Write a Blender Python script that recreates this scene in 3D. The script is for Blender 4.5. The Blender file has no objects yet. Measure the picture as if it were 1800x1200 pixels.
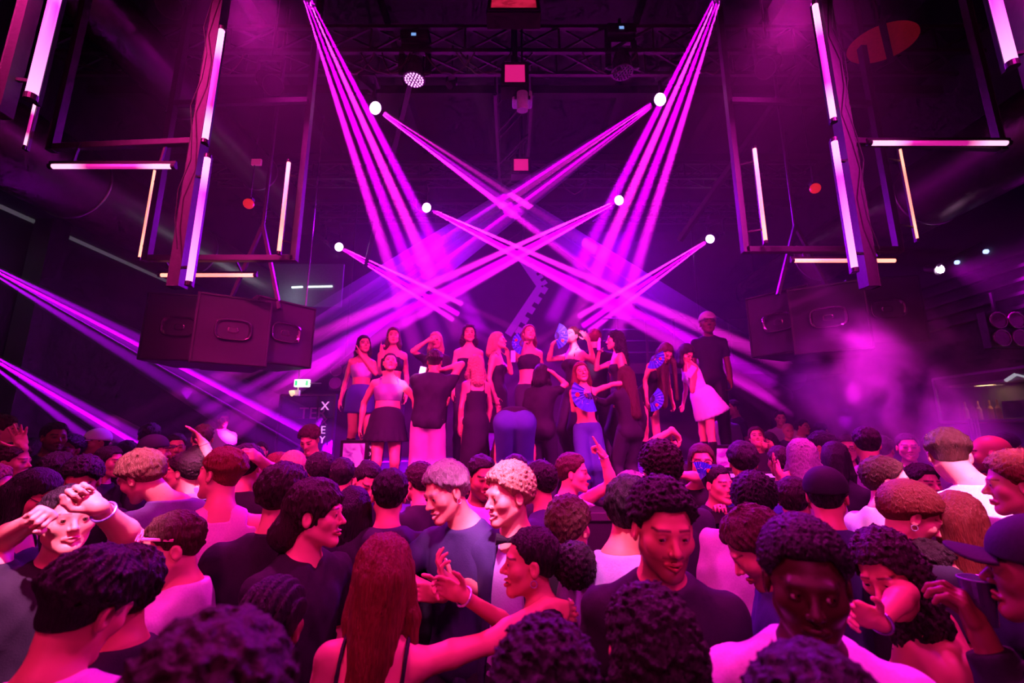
import bpy, bmesh, math, random
import numpy as np
from mathutils import Vector, Matrix
random.seed(7)
S = bpy.context.scene
COL = S.collection
# ------------------------------------------------------------------ camera, world, haze-lit exposure
S.view_settings.view_transform = 'Standard'
S.view_settings.look = 'None'
S.view_settings.gamma = 1
S.view_settings.use_curve_mapping = False
S.view_settings.exposure = 0.0
TILT = math.radians(11.7)
EYE = Vector((0, 0, 1.93))
cam_data = bpy.data.cameras.new('camera')
camera = bpy.data.objects.new('camera', cam_data)
COL.objects.link(camera)
camera.location = EYE
camera.rotation_euler = (math.pi / 2 + TILT, 0, 0)
cam_data.lens = 16; cam_data.sensor_width = 36
cam_data.clip_start = 0.05
cam_data.dof.use_dof = True
cam_data.dof.focus_distance = 2.6
cam_data.dof.aperture_fstop = 2.2
S.camera = camera
CR = camera.rotation_euler.to_matrix()
S.cycles.volume_bounces = 0
S.cycles.max_bounces = 5
S.cycles.diffuse_bounces = 2
S.cycles.glossy_bounces = 2
S.cycles.transparent_max_bounces = 6
S.cycles.use_light_tree = True
S.cycles.use_adaptive_sampling = True
S.cycles.adaptive_threshold = 0.04
S.cycles.adaptive_min_samples = 12
S.cycles.sample_clamp_indirect = 4.0
world = bpy.data.worlds.new('club_dark'); S.world = world; world.use_nodes = True
world.node_tree.nodes['Background'].inputs[0].default_value = (0.10, 0.0, 0.22, 1)
world.node_tree.nodes['Background'].inputs[1].default_value = 0.0

def at(px, py, zc):
    """world point seen at photo pixel (px, py) at camera depth zc"""
    return EYE + CR @ Vector(((px - 900) / 800 * zc, (600 - py) / 800 * zc, -zc))
def aty(px, py, Y):
    """world point seen at pixel (px, py) on the plane y = Y"""
    d = CR @ Vector(((px - 900) / 800, (600 - py) / 800, -1)); return EYE + d * (Y / d.y)
# ------------------------------------------------------------------ lights of the club
MAG = (1.0, .012, .62); VIO = (.36, .0, 1.0); PNK = (1.0, .02, .34)
def lamp(kind, p, tgt, energy, col, size=.03, deg=3, blend=.6, name=None):
    L = bpy.data.lights.new(name or 'lamp_light', kind); L.energy = energy; L.color = col
    if kind == 'SPOT': L.spot_size = math.radians(deg); L.spot_blend = blend; L.shadow_soft_size = size
    elif kind == 'AREA': L.size = size
    else: L.shadow_soft_size = size
    ob = bpy.data.objects.new(name or 'lamp_light', L); COL.objects.link(ob); ob.location = p
    ob.rotation_euler = (Vector(tgt) - Vector(p)).to_track_quat('-Z', 'Y').to_euler()
    return ob
# moving heads: photo pixel + depth plane of the lens, pixel + plane of the aim, number of strands, fan (m at the aim), power
HEADS = [
    ((660, 190, 4.9), (1300, 640, 8.2), 3, .34, 1.6), ((1160, 175, 4.9), (420, 690, 8.2), 4, .34, 1.3),
    ((750, 365, 7.5), (1250, 610, 8.3), 3, .28, 1.1), ((1088, 352, 7.5), (500, 650, 7.4), 3, .30, 1.1),
    ((596, 434, 8.8), (790, 540, 9.2), 3, .18, 1.1), ((1248, 420, 8.8), (1040, 560, 9.2), 3, .18, 1.1),
    ((528, -30, 3.8), (772, 560, 7.3), 4, .34, .5), ((1272, -30, 3.8), (1040, 540, 7.3), 4, .34, .5),
    ((-75, 440, 4.5), (480, 745, 6.6), 3, .24, .75), ((-75, 592, 4.5), (300, 838, 5.6), 3, .22, .85),
]
BEAM = 260000; BEAM_DEG = 3.0; STRANDS = []
for (a, b, n, fan, pw) in HEADS:
    A_, B_ = aty(*a), aty(*b)
    d = (B_ - A_).normalized(); up = d.cross(Vector((0, 1, 0))).normalized(); up = up if up.z > 0 else -up
    DG = BEAM_DEG * (1.6 if a[0] < 0 else 1.35 if a[1] < 0 else 1.0)
    for k in range(n):
        u = (k - (n - 1) / 2)
        STRANDS.append((A_ + d * .10 + up * u * .02, B_ + up * u * fan + Vector((0, .18 * (k % 2), 0)), DG))
        lamp('SPOT', A_ + d * .10 + up * u * .02, B_ + up * u * fan + Vector((0, .18 * (k % 2), 0)), BEAM * pw * (1.1 if k == n // 2 else .8), ((.95, .006, .85), (.80, .0, 1.0), (1.0, .012, .75), (.7, .0, 1.0))[k] if a[0] > 0 else (.55, 0, 1), .004, DG, .9, 'moving_head_beam')
# washes on stage and dance floor, then added fills
lamp('SPOT', (-2.6, .6, 5.7), (-.6, 5.6, 2.2), 2600, PNK, .25, 62, .6, 'stage_wash')
lamp('SPOT', (2.4, .6, 5.7), (.5, 5.6, 2.2), 2600, MAG, .25, 62, .6, 'stage_wash')
lamp('SPOT', (-2.2, 10.8, 6.8), (-.6, 4.5, 1.2), 4200, VIO, .2, 75, .7, 'back_wash')
lamp('SPOT', (2.6, 10.8, 6.8), (.8, 4.5, 1.2), 4200, VIO, .2, 75, .7, 'back_wash')
lamp('SPOT', (-1.9, -.3, 5.0), (-.6, 3.6, 1.5), 560, PNK, .4, 86, .9, 'floor_wash')
lamp('SPOT', (1.9, -.3, 5.0), (.9, 3.6, 1.5), 560, MAG, .4, 86, .9, 'floor_wash')
lamp('SPOT', (-2.6, 3.9, 6.3), (-1.6, 2.2, 1.4), 1500, MAG, .2, 70, .7, 'side_wash')
lamp('SPOT', (2.8, 3.9, 6.3), (1.8, 2.2, 1.4), 1500, MAG, .2, 70, .7, 'side_wash')
lamp('AREA', (-.8, -2.6, 3.3), (.2, 2.0, 1.6), 55, PNK, .8, name='rear_face_fill')  # soft fill added behind the camera to lighten faces
lamp('SPOT', (-.5, -1.0, 3.7), at(1180, 925, 1.3), 60, PNK, .1, 22, .8, 'face_fill_spot')  # fill spot added to brighten the stubbled man's face
for y_ in (1.5, 4.5): lamp('AREA', (-6.25, y_, 4.6), (-6.5, y_, 3.6), 2.6, (.6, .66, .72), .3, name='ledge_glow_fill')  # unseen area lamps added for the pale glow on the wall
# tight hits on single dancers
HOT = (1.0, .22, .70)
for (a, b, e, deg) in [((1.2, -.6, 5.4), at(1722, 872, 2.4), 6000, 9), ((-.4, .3, 5.6), at(888, 848, 2.0), 3200, 5.5), ((-.9, .3, 5.3), at(140, 905, 1.65), 3400, 9),
                       ((-1.2, .8, 5.8), at(362, 795, 3.2), 6000, 3.4), ((-1.6, .6, 5.6), at(246, 815, 2.5), 2600, 5), ((1.3, 1.6, 5.8), at(718, 660, 5.1), 4200, 3.2),
                       ((1.9, .3, 5.6), at(1640, 912, 1.9), 2200, 6), ((-1.0, 1.6, 5.8), at(1008, 606, 5.9), 5200, 4), ((.3, -.4, 5.4), at(1072, 945, 1.75), 1800, 6),
                       ((1.7, .4, 5.6), at(1550, 850, 2.5), 2000, 7), ((.2, -.2, 5.4), at(835, 955, 2.1), 1500, 5), ((-.3, -.3, 5.4), at(785, 905, 2.1), 900, 4)]:
    lamp('SPOT', a, b, e, HOT, .05, deg, .35, 'spot_hit')
# ------------------------------------------------------------------ materials
_M = {}
def mat(key, col, rough=.6, metal=0.0, emit=None, estr=1.0, bump=None, spec=.5, alpha=None):
    if key in _M: return _M[key]
    m = bpy.data.materials.new(key); m.use_nodes = True; nt = m.node_tree; b = nt.nodes['Principled BSDF']
    b.inputs['Base Color'].default_value = (*col, 1); b.inputs['Roughness'].default_value = rough; b.inputs['Metallic'].default_value = metal
    b.inputs['Specular IOR Level'].default_value = spec
    m.cycles.emission_sampling = 'NONE'
    if emit: b.inputs['Emission Color'].default_value = (*emit, 1); b.inputs['Emission Strength'].default_value = estr
    n = nt.nodes.new('ShaderNodeTexNoise'); tc = nt.nodes.new('ShaderNodeTexCoord'); nt.links.new(tc.outputs['Object'], n.inputs['Vector'])
    sc, st, vary = bump or (40, .15, .25)
    n.inputs['Scale'].default_value = sc; n.inputs['Detail'].default_value = 4
    bp = nt.nodes.new('ShaderNodeBump'); bp.inputs['Strength'].default_value = st; bp.inputs['Distance'].default_value = .01
    nt.links.new(n.outputs['Fac'], bp.inputs['Height']); nt.links.new(bp.outputs['Normal'], b.inputs['Normal'])
    mx = nt.nodes.new('ShaderNodeMix'); mx.data_type = 'RGBA'; mx.inputs[6].default_value = (*[c * (1 - vary) for c in col], 1); mx.inputs[7].default_value = (*[min(1, c * (1 + vary)) for c in col], 1)
    nt.links.new(n.outputs['Fac'], mx.inputs[0]); nt.links.new(mx.outputs[2], b.inputs['Base Color'])
    _M[key] = m; return m
CL = {'black': (.018, .016, .024), 'charcoal': (.035, .032, .05), 'navy': (.035, .03, .10), 'white': (.80, .78, .82), 'cream': (.72, .66, .55), 'pink': (.75, .45, .6), 'purple': (.16, .10, .30),
      'mauve': (.30, .2, .36), 'grey': (.32, .30, .34), 'denim': (.06, .075, .30), 'lightdenim': (.25, .28, .55), 'black_jeans': (.03, .03, .05), 'beige': (.6, .5, .45), 'leather': (.012, .01, .014),
      'sheer': (.28, .22, .3), 'greytop': (.30, .24, .33), 'sequin': (.75, .6, .75), 'red': (.5, .05, .05), 'blue': (.05, .06, .35), 'lavender': (.42, .36, .62), 'print': (.3, .28, .34), 'black_shoe': (.015, .015, .015)}
def cloth(c):
    k = 'fabric_' + c
    if k in _M: return _M[k]
    col = CL.get(c, CL['black'])
    return mat(k, col, .38 if c == 'leather' else .78, bump=(160, .12, .18), spec=.3)
SK = {'fair': (.80, .40, .24), 'tan': (.62, .28, .15), 'olive': (.50, .22, .12), 'brown': (.25, .09, .05), 'dark': (.055, .018, .012)}
HC = {'dark': (.022, .010, .009), 'black': (.010, .007, .009), 'brown': (.06, .022, .012), 'red': (.16, .03, .015), 'blond': (.55, .36, .18), 'darkblond': (.22, .12, .06), 'grey': (.30, .26, .27)}
def skin_mat(c):
    k = 'skin_%02d_%02d' % (int(c[0] * 99), int(c[1] * 99))
    if k in _M: return _M[k]
    m = bpy.data.materials.new(k); m.use_nodes = True; nt = m.node_tree; b = nt.nodes['Principled BSDF']
    at_ = nt.nodes.new('ShaderNodeAttribute'); at_.attribute_name = 'tint'
    mx = nt.nodes.new('ShaderNodeMix'); mx.data_type = 'RGBA'; mx.blend_type = 'MULTIPLY'; mx.inputs[0].default_value = 1
    mx.inputs[6].default_value = (*c, 1); nt.links.new(at_.outputs['Color'], mx.inputs[7]); nt.links.new(mx.outputs[2], b.inputs['Base Color'])
    b.inputs['Roughness'].default_value = .48; b.inputs['Specular IOR Level'].default_value = .45
    n = nt.nodes.new('ShaderNodeTexNoise'); n.inputs['Scale'].default_value = 220
    bp = nt.nodes.new('ShaderNodeBump'); bp.inputs['Strength'].default_value = .08; bp.inputs['Distance'].default_value = .004
    nt.links.new(n.outputs['Fac'], bp.inputs['Height']); nt.links.new(bp.outputs['Normal'], b.inputs['Normal'])
    _M[k] = m; return m
def hair_mat(c):
    k = 'hair_%03d_%03d' % (int(c[0] * 999), int(c[1] * 999))
    if k in _M: return _M[k]
    m = mat(k, c, .5, bump=(1, 0, .5), spec=.4)
    nt = m.node_tree
    n = [x for x in nt.nodes if x.type == 'TEX_NOISE'][0]; bp = [x for x in nt.nodes if x.type == 'BUMP'][0]
    mp = nt.nodes.new('ShaderNodeMapping'); tc = [x for x in nt.nodes if x.type == 'TEX_COORD'][0]
    mp.inputs['Scale'].default_value = (1, 1, .14)
    nt.links.new(tc.outputs['Object'], mp.inputs[0]); nt.links.new(mp.outputs[0], n.inputs['Vector'])
    n.inputs['Scale'].default_value = 190; n.inputs['Detail'].default_value = 6; bp.inputs['Strength'].default_value = 1; bp.inputs['Distance'].default_value = .012
    return m
def eyeball():
    if 'eyeball' in bpy.data.meshes: return bpy.data.meshes['eyeball']
    bm = bmesh.new(); bmesh.ops.create_uvsphere(bm, u_segments=20, v_segments=14, radius=1)
    bmesh.ops.rotate(bm, cent=(0, 0, 0), matrix=Matrix.Rotation(-math.pi / 2, 3, 'X'), verts=bm.verts)
    me = bpy.data.meshes.new('eyeball')
    for fc in bm.faces:
        c = fc.calc_center_median(); rr = math.hypot(c.x, c.z); fc.smooth = True
        fc.material_index = 0 if c.y < 0 or rr > .60 else (1 if rr > .27 else 2)
    bm.to_mesh(me); bm.free()
    for a, c in (('eye_white', (.42, .34, .34)), ('eye_iris', (.07, .03, .015)), ('eye_pupil', (.004, .004, .004))): me.materials.append(mat(a, c, .08, bump=(10, 0, .05)))
    return me
# ------------------------------------------------------------------ mesh helpers
def link(name, bm, m, parent=None, smooth=False):
    me = bpy.data.meshes.new(name); bmesh.ops.recalc_face_normals(bm, faces=bm.faces); bm.to_mesh(me); bm.free()
    if smooth:
        for p in me.polygons: p.use_smooth = True
    for q in (m if isinstance(m, (list, tuple)) else [m]): me.materials.append(q)
    o = bpy.data.objects.new(name, me); COL.objects.link(o)
    if parent is not None: o.parent = parent; o.matrix_parent_inverse = Matrix.Translation(-parent.location)
    return o
def tag(o, label, cat, group=None, kind=None):
    if label: o['label'] = label
    if cat: o['category'] = cat
    if group: o['group'] = group
    if kind: o['kind'] = kind
    return o
def empty(name, loc, label, cat, group=None):
    o = bpy.data.objects.new(name, None); COL.objects.link(o); o.location = loc; o.empty_display_size = .1
    return tag(o, label, cat, group)
def box(bm, lo, hi, M=None):
    r = bmesh.ops.create_cube(bm, size=1)
    for v in r['verts']:
        v.co = Vector([lo[i] + (v.co[i] + .5) * (hi[i] - lo[i]) for i in range(3)])
        if M: v.co = M @ v.co
    return r['verts']
def bar(bm, a, b, w, h=None, roll=0):
    """square bar from a to b"""
    a, b = Vector(a), Vector(b); d = b - a; h = h or w
    q = d.to_track_quat('Z', 'Y').to_matrix().to_4x4()
    M = Matrix.Translation(a) @ q @ Matrix.Rotation(roll, 4, 'Z')
    return box(bm, (-w / 2, -h / 2, 0), (w / 2, h / 2, d.length), M)
def rod(bm, a, b, r1, r2=None, seg=16, caps=True):
    a, b = Vector(a), Vector(b); d = b - a
    r = bmesh.ops.create_cone(bm, cap_ends=caps, segments=seg, radius1=r1, radius2=r1 if r2 is None else r2, depth=d.length)
    M = Matrix.Translation((a + b) / 2) @ d.to_track_quat('Z', 'Y').to_matrix().to_4x4()
    for v in r['verts']: v.co = M @ v.co
    return r['verts']
def ring(bm, c, nrm, R, r, seg=24, s2=8):
    q = Vector(nrm).to_track_quat('Z', 'Y').to_matrix()
    vs = [[bm.verts.new(Vector(c) + q @ Vector(((R + r * math.cos(2 * math.pi * j / s2)) * math.cos(2 * math.pi * i / seg), (R + r * math.cos(2 * math.pi * j / s2)) * math.sin(2 * math.pi * i / seg), r * math.sin(2 * math.pi * j / s2)))) for j in range(s2)] for i in range(seg)]
    for i in range(seg):
        for j in range(s2): bm.faces.new((vs[i][j], vs[(i + 1) % seg][j], vs[(i + 1) % seg][(j + 1) % s2], vs[i][(j + 1) % s2]))
def new(): return bmesh.new()
def bev(bm, w, seg=2): bmesh.ops.bevel(bm, geom=list(bm.edges), offset=w, segments=seg, affect='EDGES', profile=.6)
M_ = dict(
    wall=mat('wall_paint', (.035, .028, .045), .8, bump=(3, .3, .4)), ceil=mat('ceiling_paint', (.02, .016, .022), .85, bump=(2, .3, .4)), floor=mat('floor_vinyl', (.03, .025, .03), .4, bump=(5, .2, .4)),
    metal=mat('painted_steel', (.05, .036, .05), .5, .3), dark=mat('black_plastic', (.02, .018, .022), .4), duct=mat('duct_metal', (.10, .06, .075), .38, .8, bump=(9, .3, .2)), gal=mat('galvanised', (.5, .5, .5), .35, .9),
    cab=mat('speaker_paint', (.035, .025, .045), .7, bump=(300, .2, .2)), stage=mat('stage_ply', (.05, .04, .05), .5), lens=mat('lamp_lens', (1, .7, 1), .2, emit=(1, .62, 1), estr=14), rim=mat('chrome_rim', (.7, .6, .7), .15, 1.0),
    strip=mat('stage_strip', (.6, .3, .6), .4, emit=(1, .12, .9), estr=.8), white=mat('white_plastic', (.75, .75, .75), .5), glass=None)
def tube_mat(key, ends, midc, se=5.0, sm=1.2, p=(.16, .30, .70, .86)):
    m = bpy.data.materials.new(key); m.cycles.emission_sampling = 'NONE'; m.use_nodes = True; nt = m.node_tree; b = nt.nodes['Principled BSDF']; b.inputs['Base Color'].default_value = (.6, .6, .6, 1)
    g = nt.nodes.new('ShaderNodeTexCoord'); sp = nt.nodes.new('ShaderNodeSeparateXYZ'); r = nt.nodes.new('ShaderNodeValToRGB')
    nt.links.new(g.outputs['Generated'], sp.inputs[0]); nt.links.new(sp.outputs['Z'], r.inputs[0])
    e = r.color_ramp.elements; E_ = (*[x * se for x in ends], 1); Mi = (*[x * sm for x in midc], 1)
    e[0].position = 0; e[0].color = E_; e[1].position = 1; e[1].color = E_
    for pos, c in zip(p, (E_, Mi, Mi, E_)): q = e.new(pos); q.color = c
    nt.links.new(r.outputs[0], b.inputs['Emission Color']); b.inputs['Emission Strength'].default_value = 1
    return m
TB = {'mag': tube_mat('tube_pixel_magenta', (1, .33, .60), (1, .02, .45), 2.2, .62), 'violet': tube_mat('tube_pixel_violet', (1, .30, .85), (.72, .02, .80), 2.0, .55, (.12, .30, 1.0, 1.0)),
      'red': tube_mat('tube_pixel_warm', (1, .26, .18), (1, .20, .15), 2.9, 2.3)}
# ------------------------------------------------------------------ room shell
def struct(name, lo, hi, m):
    bm = new(); box(bm, lo, hi); return tag(link(name, bm, m), None, None, None, 'structure')
XL, XR, YB, YF, ZC = -6.4, 6.5, 11.6, -3.2, 7.4
struct('floor', (XL - .2, YF - .2, -.15), (XR + .2, YB + .2, 0), M_['floor'])
struct('ceiling', (XL - .2, YF - .2, ZC), (XR + .2, YB + .2, ZC + .15), M_['ceil'])
struct('wall_back', (XL, YB, 0), (XR, YB + .15, ZC), M_['wall'])
struct('wall_front', (XL, YF - .15, 0), (XR, YF, ZC), M_['wall'])
struct('wall_left', (XL - .15, YF, 0), (XL, YB, ZC), M_['wall'])
struct('wall_right', (XR, YF, 0), (XR + .15, YB, ZC), M_['wall'])
for i, x in enumerate((-5.1, -3.4, -1.7, 1.7, 3.4, 5.1)): struct('trim_%d' % (i + 1), (x - .06, YF, ZC - .28), (x + .06, YB, ZC - .002), M_['ceil'])
for i, y in enumerate((.9, 2.6, 4.3, 6.0, 7.7, 9.4)): struct('trim_%d' % (i + 7), (XL, y - .05, ZC - .42), (XR, y + .05, ZC - .285), M_['ceil'])
# ledge and added glow strip high on the left wall, batten wall on the right
struct('trim_13', (XL, -2.5, 4.76), (XL + .5, 8.2, 4.92), M_['wall'])
bm = new(); box(bm, (XL + .02, -2.3, 4.70), (XL + .06, 8.0, 4.74))
tag(link('glow_strip', bm, mat('cool_strip', (.5, .5, .5), .5, emit=(.62, .66, .70), estr=.07)), 'thin dim grey light strip under the ledge high on the side wall', 'light strip')  # glow added in place of the lit glass wall, not a lamp fitting
for i, z in enumerate((4.20, 4.03, 3.86, 3.69, 3.52)):
    bm = new(); box(bm, (XR - .10, 1.5, z - .022), (XR - .004, 7.3, z + .022))
    tag(link('wall_batten', bm, M_['dark']), ['topmost','second from top','middle','fourth from top','lowest'][i] + ' dark horizontal batten on the purple-lit side wall', 'batten', 'battens on the side wall')
# ------------------------------------------------------------------ haze
def vol(name, lo, hi, dens, aniso, label, noise=None, col=(1, 1, 1)):
    m = bpy.data.materials.new(name + '_air'); m.use_nodes = True; t = m.node_tree; t.nodes.clear()
    m.cycles.volume_sampling = 'EQUIANGULAR'; o = t.nodes.new('ShaderNodeOutputMaterial'); vs = t.nodes.new('ShaderNodeVolumeScatter')
    vs.inputs['Color'].default_value = (*col, 1); vs.inputs['Density'].default_value = dens; vs.inputs['Anisotropy'].default_value = aniso
    t.links.new(vs.outputs[0], o.inputs['Volume'])
    if noise:
        tc = t.nodes.new('ShaderNodeTexCoord'); n = t.nodes.new('ShaderNodeTexNoise'); n.inputs['Scale'].default_value = noise; n.inputs['Detail'].default_value = 5; n.inputs['Distortion'].default_value = .6
        t.links.new(tc.outputs['Object'], n.inputs['Vector'])
        gr = t.nodes.new('ShaderNodeTexGradient'); gr.gradient_type = 'SPHERICAL'; mp = t.nodes.new('ShaderNodeMapping')
        t.links.new(tc.outputs['Generated'], mp.inputs[0]); mp.inputs['Location'].default_value = (-1, -1, -1); mp.inputs['Scale'].default_value = (2, 2, 2); t.links.new(mp.outputs[0], gr.inputs[0])
        a = t.nodes.new('ShaderNodeMath'); a.operation = 'SUBTRACT'; a.inputs[1].default_value = .46; t.links.new(n.outputs['Fac'], a.inputs[0])
        c = t.nodes.new('ShaderNodeMath'); c.operation = 'MULTIPLY'; c.use_clamp = False; t.links.new(a.outputs[0], c.inputs[0]); t.links.new(gr.outputs['Fac'], c.inputs[1])
        d = t.nodes.new('ShaderNodeMath'); d.operation = 'MULTIPLY'; d.inputs[1].default_value = dens; t.links.new(c.outputs[0], d.inputs[0])
        e = t.nodes.new('ShaderNodeMath'); e.operation = 'MAXIMUM'; e.inputs[1].default_value = 0; t.links.new(d.outputs[0], e.inputs[0]); t.links.new(e.outputs[0], vs.inputs['Density'])
    bm = new(); box(bm, lo, hi); ob = link(name, bm, m)
    return tag(ob, label, 'haze', None, 'stuff')
vol('haze', (XL + .02, 3.0, .02), (XR - .02, YB - .02, ZC - .45), .008, .2, 'thin purple stage haze filling the whole club')
AIR = bpy.data.materials.new('beam_cone_air'); AIR.use_nodes = True; t_ = AIR.node_tree; t_.nodes.clear(); oo = t_.nodes.new('ShaderNodeOutputMaterial'); vs_ = t_.nodes.new('ShaderNodeVolumeScatter')
vs_.inputs['Density'].default_value = .12; vs_.inputs['Anisotropy'].default_value = .0; t_.links.new(vs_.outputs[0], oo.inputs['Volume']); AIR.cycles.volume_sampling = 'EQUIANGULAR'
for k_, (A_, B_, dg_) in enumerate(STRANDS):                              # cones of denser haze added along each beam so it shows
    d = (B_ - A_).normalized(); L_ = (B_ - A_).length + (1.5 if k_ < 13 else .2 if k_ < 19 else .5)
    bm = new(); rod(bm, A_ + d * .01, A_ + d * L_, .02, .02 + math.tan(math.radians(dg_ / 2)) * L_, 20)
    tag(link('beam_haze_cone', bm, AIR), 'streak of thicker haze lit by a moving head, number %d' % (k_ + 1), 'haze', 'haze streaks along the light shafts', 'stuff')
struct('trim_15', (3.12, 6.5, 0), (XR, 9.5, .45), M_['stage'])
struct('trim_16', (XL, 6.9, 0), (-2.7, 9.5, .4), M_['stage'])
c_ = at(1600, 715, 4.2)
vol('smoke', (c_.x - 1.25, c_.y - .9, c_.z - 1.1), (c_.x + 1.25, c_.y + .9, c_.z + 1.1), 11.0, .1, 'drifting magenta smoke plume above the right side of the crowd', 1.9)
lamp('SPOT', aty(1395, 430, 4.6), at(1600, 740, 4.1), 1000, (1, .01, .85), .05, 30, .8, 'smoke_wash')
# ------------------------------------------------------------------ stage
STZ, STEP = 1.52, 1.22
Y0 = 5.4; Y1 = 4.55
st = empty('stage', (0, 7.5, 0), 'raised black club stage with a lit magenta front edge', 'stage')
bm = new(); box(bm, (-2.45, Y0, STZ - .10), (3.1, 9.6, STZ)); bev(bm, .01); link('deck', bm, M_['stage'], st)
bm = new(); box(bm, (-2.42, Y0 + .03, 0), (3.07, 9.55, STZ - .10)); link('skirt_panel', bm, M_['dark'], st)
bm = new(); box(bm, (-2.45, Y0 - .012, STZ - .055), (3.1, Y0 - .001, STZ - .015)); link('edge_strip', bm, M_['strip'], st)
st2 = empty('stage_step', (0, 5.0, 0), 'lower black podium joined to the front of the stage', 'podium')
bm = new(); box(bm, (-1.75, Y1, STEP - .08), (1.75, Y0 - .02, STEP)); bev(bm, .01); link('deck', bm, M_['stage'], st2)
bm = new(); box(bm, (-1.72, Y1 + .03, 0), (1.72, Y0 - .03, STEP - .08)); link('skirt_panel', bm, M_['dark'], st2)
# display boxes standing on the stage edge
def text_obj(name, s, size, m, mw, parent=None, ext=.004):
    cu = bpy.data.curves.new(name, 'FONT'); cu.body = s; cu.size = size; cu.extrude = ext; cu.align_x = 'CENTER'; cu.align_y = 'CENTER'
    tmp = bpy.data.objects.new(name, cu); COL.objects.link(tmp); dg = bpy.context.evaluated_depsgraph_get(); me = bpy.data.meshes.new_from_object(tmp.evaluated_get(dg))
    bpy.data.objects.remove(tmp); bm = new(); bm.from_mesh(me); bmesh.ops.transform(bm, matrix=mw, verts=bm.verts); o = link(name, bm, m, parent); return o
FACE = Matrix.Rotation(math.pi / 2, 4, 'X')
def noise_screen(key, c1, c2, sc, st_):
    m = mat(key, c1, .3, emit=c1, estr=st_, bump=(sc, 0, .9)); nt = m.node_tree; n = [x for x in nt.nodes if x.type == 'TEX_NOISE'][0]
    r = nt.nodes.new('ShaderNodeValToRGB'); r.color_ramp.elements[0].position = .42; r.color_ramp.elements[1].position = .62
    r.color_ramp.elements[0].color = (*c1, 1); r.color_ramp.elements[1].color = (*c2, 1); n.inputs['Distortion'].default_value = 1.5
    nt.links.new(n.outputs['Fac'], r.inputs[0]); nt.links.new(r.outputs[0], nt.nodes['Principled BSDF'].inputs['Emission Color']); return m
for (px, py, w, h, lab) in [(1262, 776, .38, .22, 'small glowing picture screen in a dark frame on the stage edge by the boots'), (622, 792, .26, .28, 'glowing pink display box on the stage edge behind the booted dancer')]:
    p = aty(px, py, Y0 + .25); d = empty('display_box', (p.x, p.y, STZ), lab, 'screen')
    bm = new(); box(bm, (p.x - w / 2 - .04, p.y, STZ), (p.x + w / 2 + .04, p.y + .2, STZ + h + .08)); bev(bm, .008); link('housing', bm, M_['dark'], d)
    bm = new(); box(bm, (p.x - w / 2, p.y - .006, STZ + .04), (p.x + w / 2, p.y - .001, STZ + .04 + h)); link('picture', bm, noise_screen('screen_' + str(px), (.95, .06, .75), (.25, .0, .25), 7, .8), d)
bm = new(); p = aty(643, 793, Y0 + .3); box(bm, (p.x - .10, p.y + .02, STZ), (p.x + .16, p.y + .06, STZ + .34)); pl = tag(link('drink_poster', bm, mat('poster_dark', (.08, .02, .08), .5)), 'dark standing drinks placard lettered in pink behind the dancers legs', 'placard')
text_obj('lettering', 'DKA', .085, mat('letter_pink', (.9, .4, .8), .5, emit=(1, .15, .7), estr=.5), Matrix.Translation((p.x + .03, p.y + .016, STZ + .10)) @ FACE, pl)
text_obj('lettering', 'VOT', .075, mat('letter_pink', (.9, .4, .8)), Matrix.Translation((p.x + .03, p.y + .016, STZ + .19)) @ FACE, pl)
text_obj('lettering', 'W', .085, mat('letter_pink', (.9, .4, .8)), Matrix.Translation((p.x + .03, p.y + .016, STZ + .28)) @ FACE, pl)
# ------------------------------------------------------------------ LED tube frames
def post_of(name_lab, bars, screws=()):
    o = empty('lighting_gantry', bars[0][0], name_lab, 'lighting frame', 'hanging square frames that carry the light tubes')
    for k, (a, b, w) in enumerate(bars):
        bm = new(); bar(bm, a, b, w); bev(bm, .004, 1); link('post' if abs(Vector(a).z - Vector(b).z) > .3 else 'rail', bm, M_['metal'], o)
    for (a, b) in screws:
        bm = new()
        for k in range(14):
            a0 = Vector(a).lerp(Vector(b), k / 14); a1 = Vector(a).lerp(Vector(b), (k + 1) / 14)
            off = Vector((.035 * math.sin(k * 1.9), -.035, .0)); off2 = Vector((.035 * math.sin((k + 1) * 1.9), -.035, 0))
            rod(bm, a0 + off, a1 + off2, .004, seg=6)
        link('cable', bm, M_['dark'], o)
    return o
def tube(a, b, m, lab, r=.018, to=None):
    a, b = Vector(a), Vector(b); d = (b - a)
    o = empty('light_tube', (a + b) / 2, lab, 'light tube', 'glowing light tubes on the hanging frames')
    L = d.length; M = Matrix.Translation(a) @ d.to_track_quat('Z', 'Y').to_matrix().to_4x4()
    bm = new(); rod(bm, (0, 0, .03), (0, 0, L - .03), r, seg=16); me = bpy.data.meshes.new('diffuser'); bm.to_mesh(me); bm.free(); me.materials.append(TB[m])
    q = bpy.data.objects.new('diffuser', me); COL.objects.link(q); q.parent = o; q.matrix_parent_inverse = Matrix.Translation(-o.location); q.matrix_basis = M
    for p in me.polygons: p.use_smooth = len(p.vertices) == 4
    for z in (.0, L - .03):
        bm = new(); rod(bm, M @ Vector((0, 0, z)), M @ Vector((0, 0, z + .03)), r * 1.15, seg=16); link('end_cap', bm, M_['dark'], o)
    bm = new(); off = Vector((0, r + .012, 0)) if abs(d.z) > .3 else Vector((0, 0, r + .012)); bar(bm, a + off, b + off, .02); link('holder', bm, M_['dark'], o)
    if to:
        for t_ in (.15, .85):
            q_ = a.lerp(b, t_); e_ = Vector((to[0], to[1], q_.z)) if abs(d.z) > .3 else Vector((q_.x, to[0], to[1]))
            bm = new(); bar(bm, q_ + Vector((0, r + .004, 0)), e_, .016); link('bracket', bm, M_['dark'], o)
def P3(px, py, Y): return tuple(aty(px, py, Y))
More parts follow.
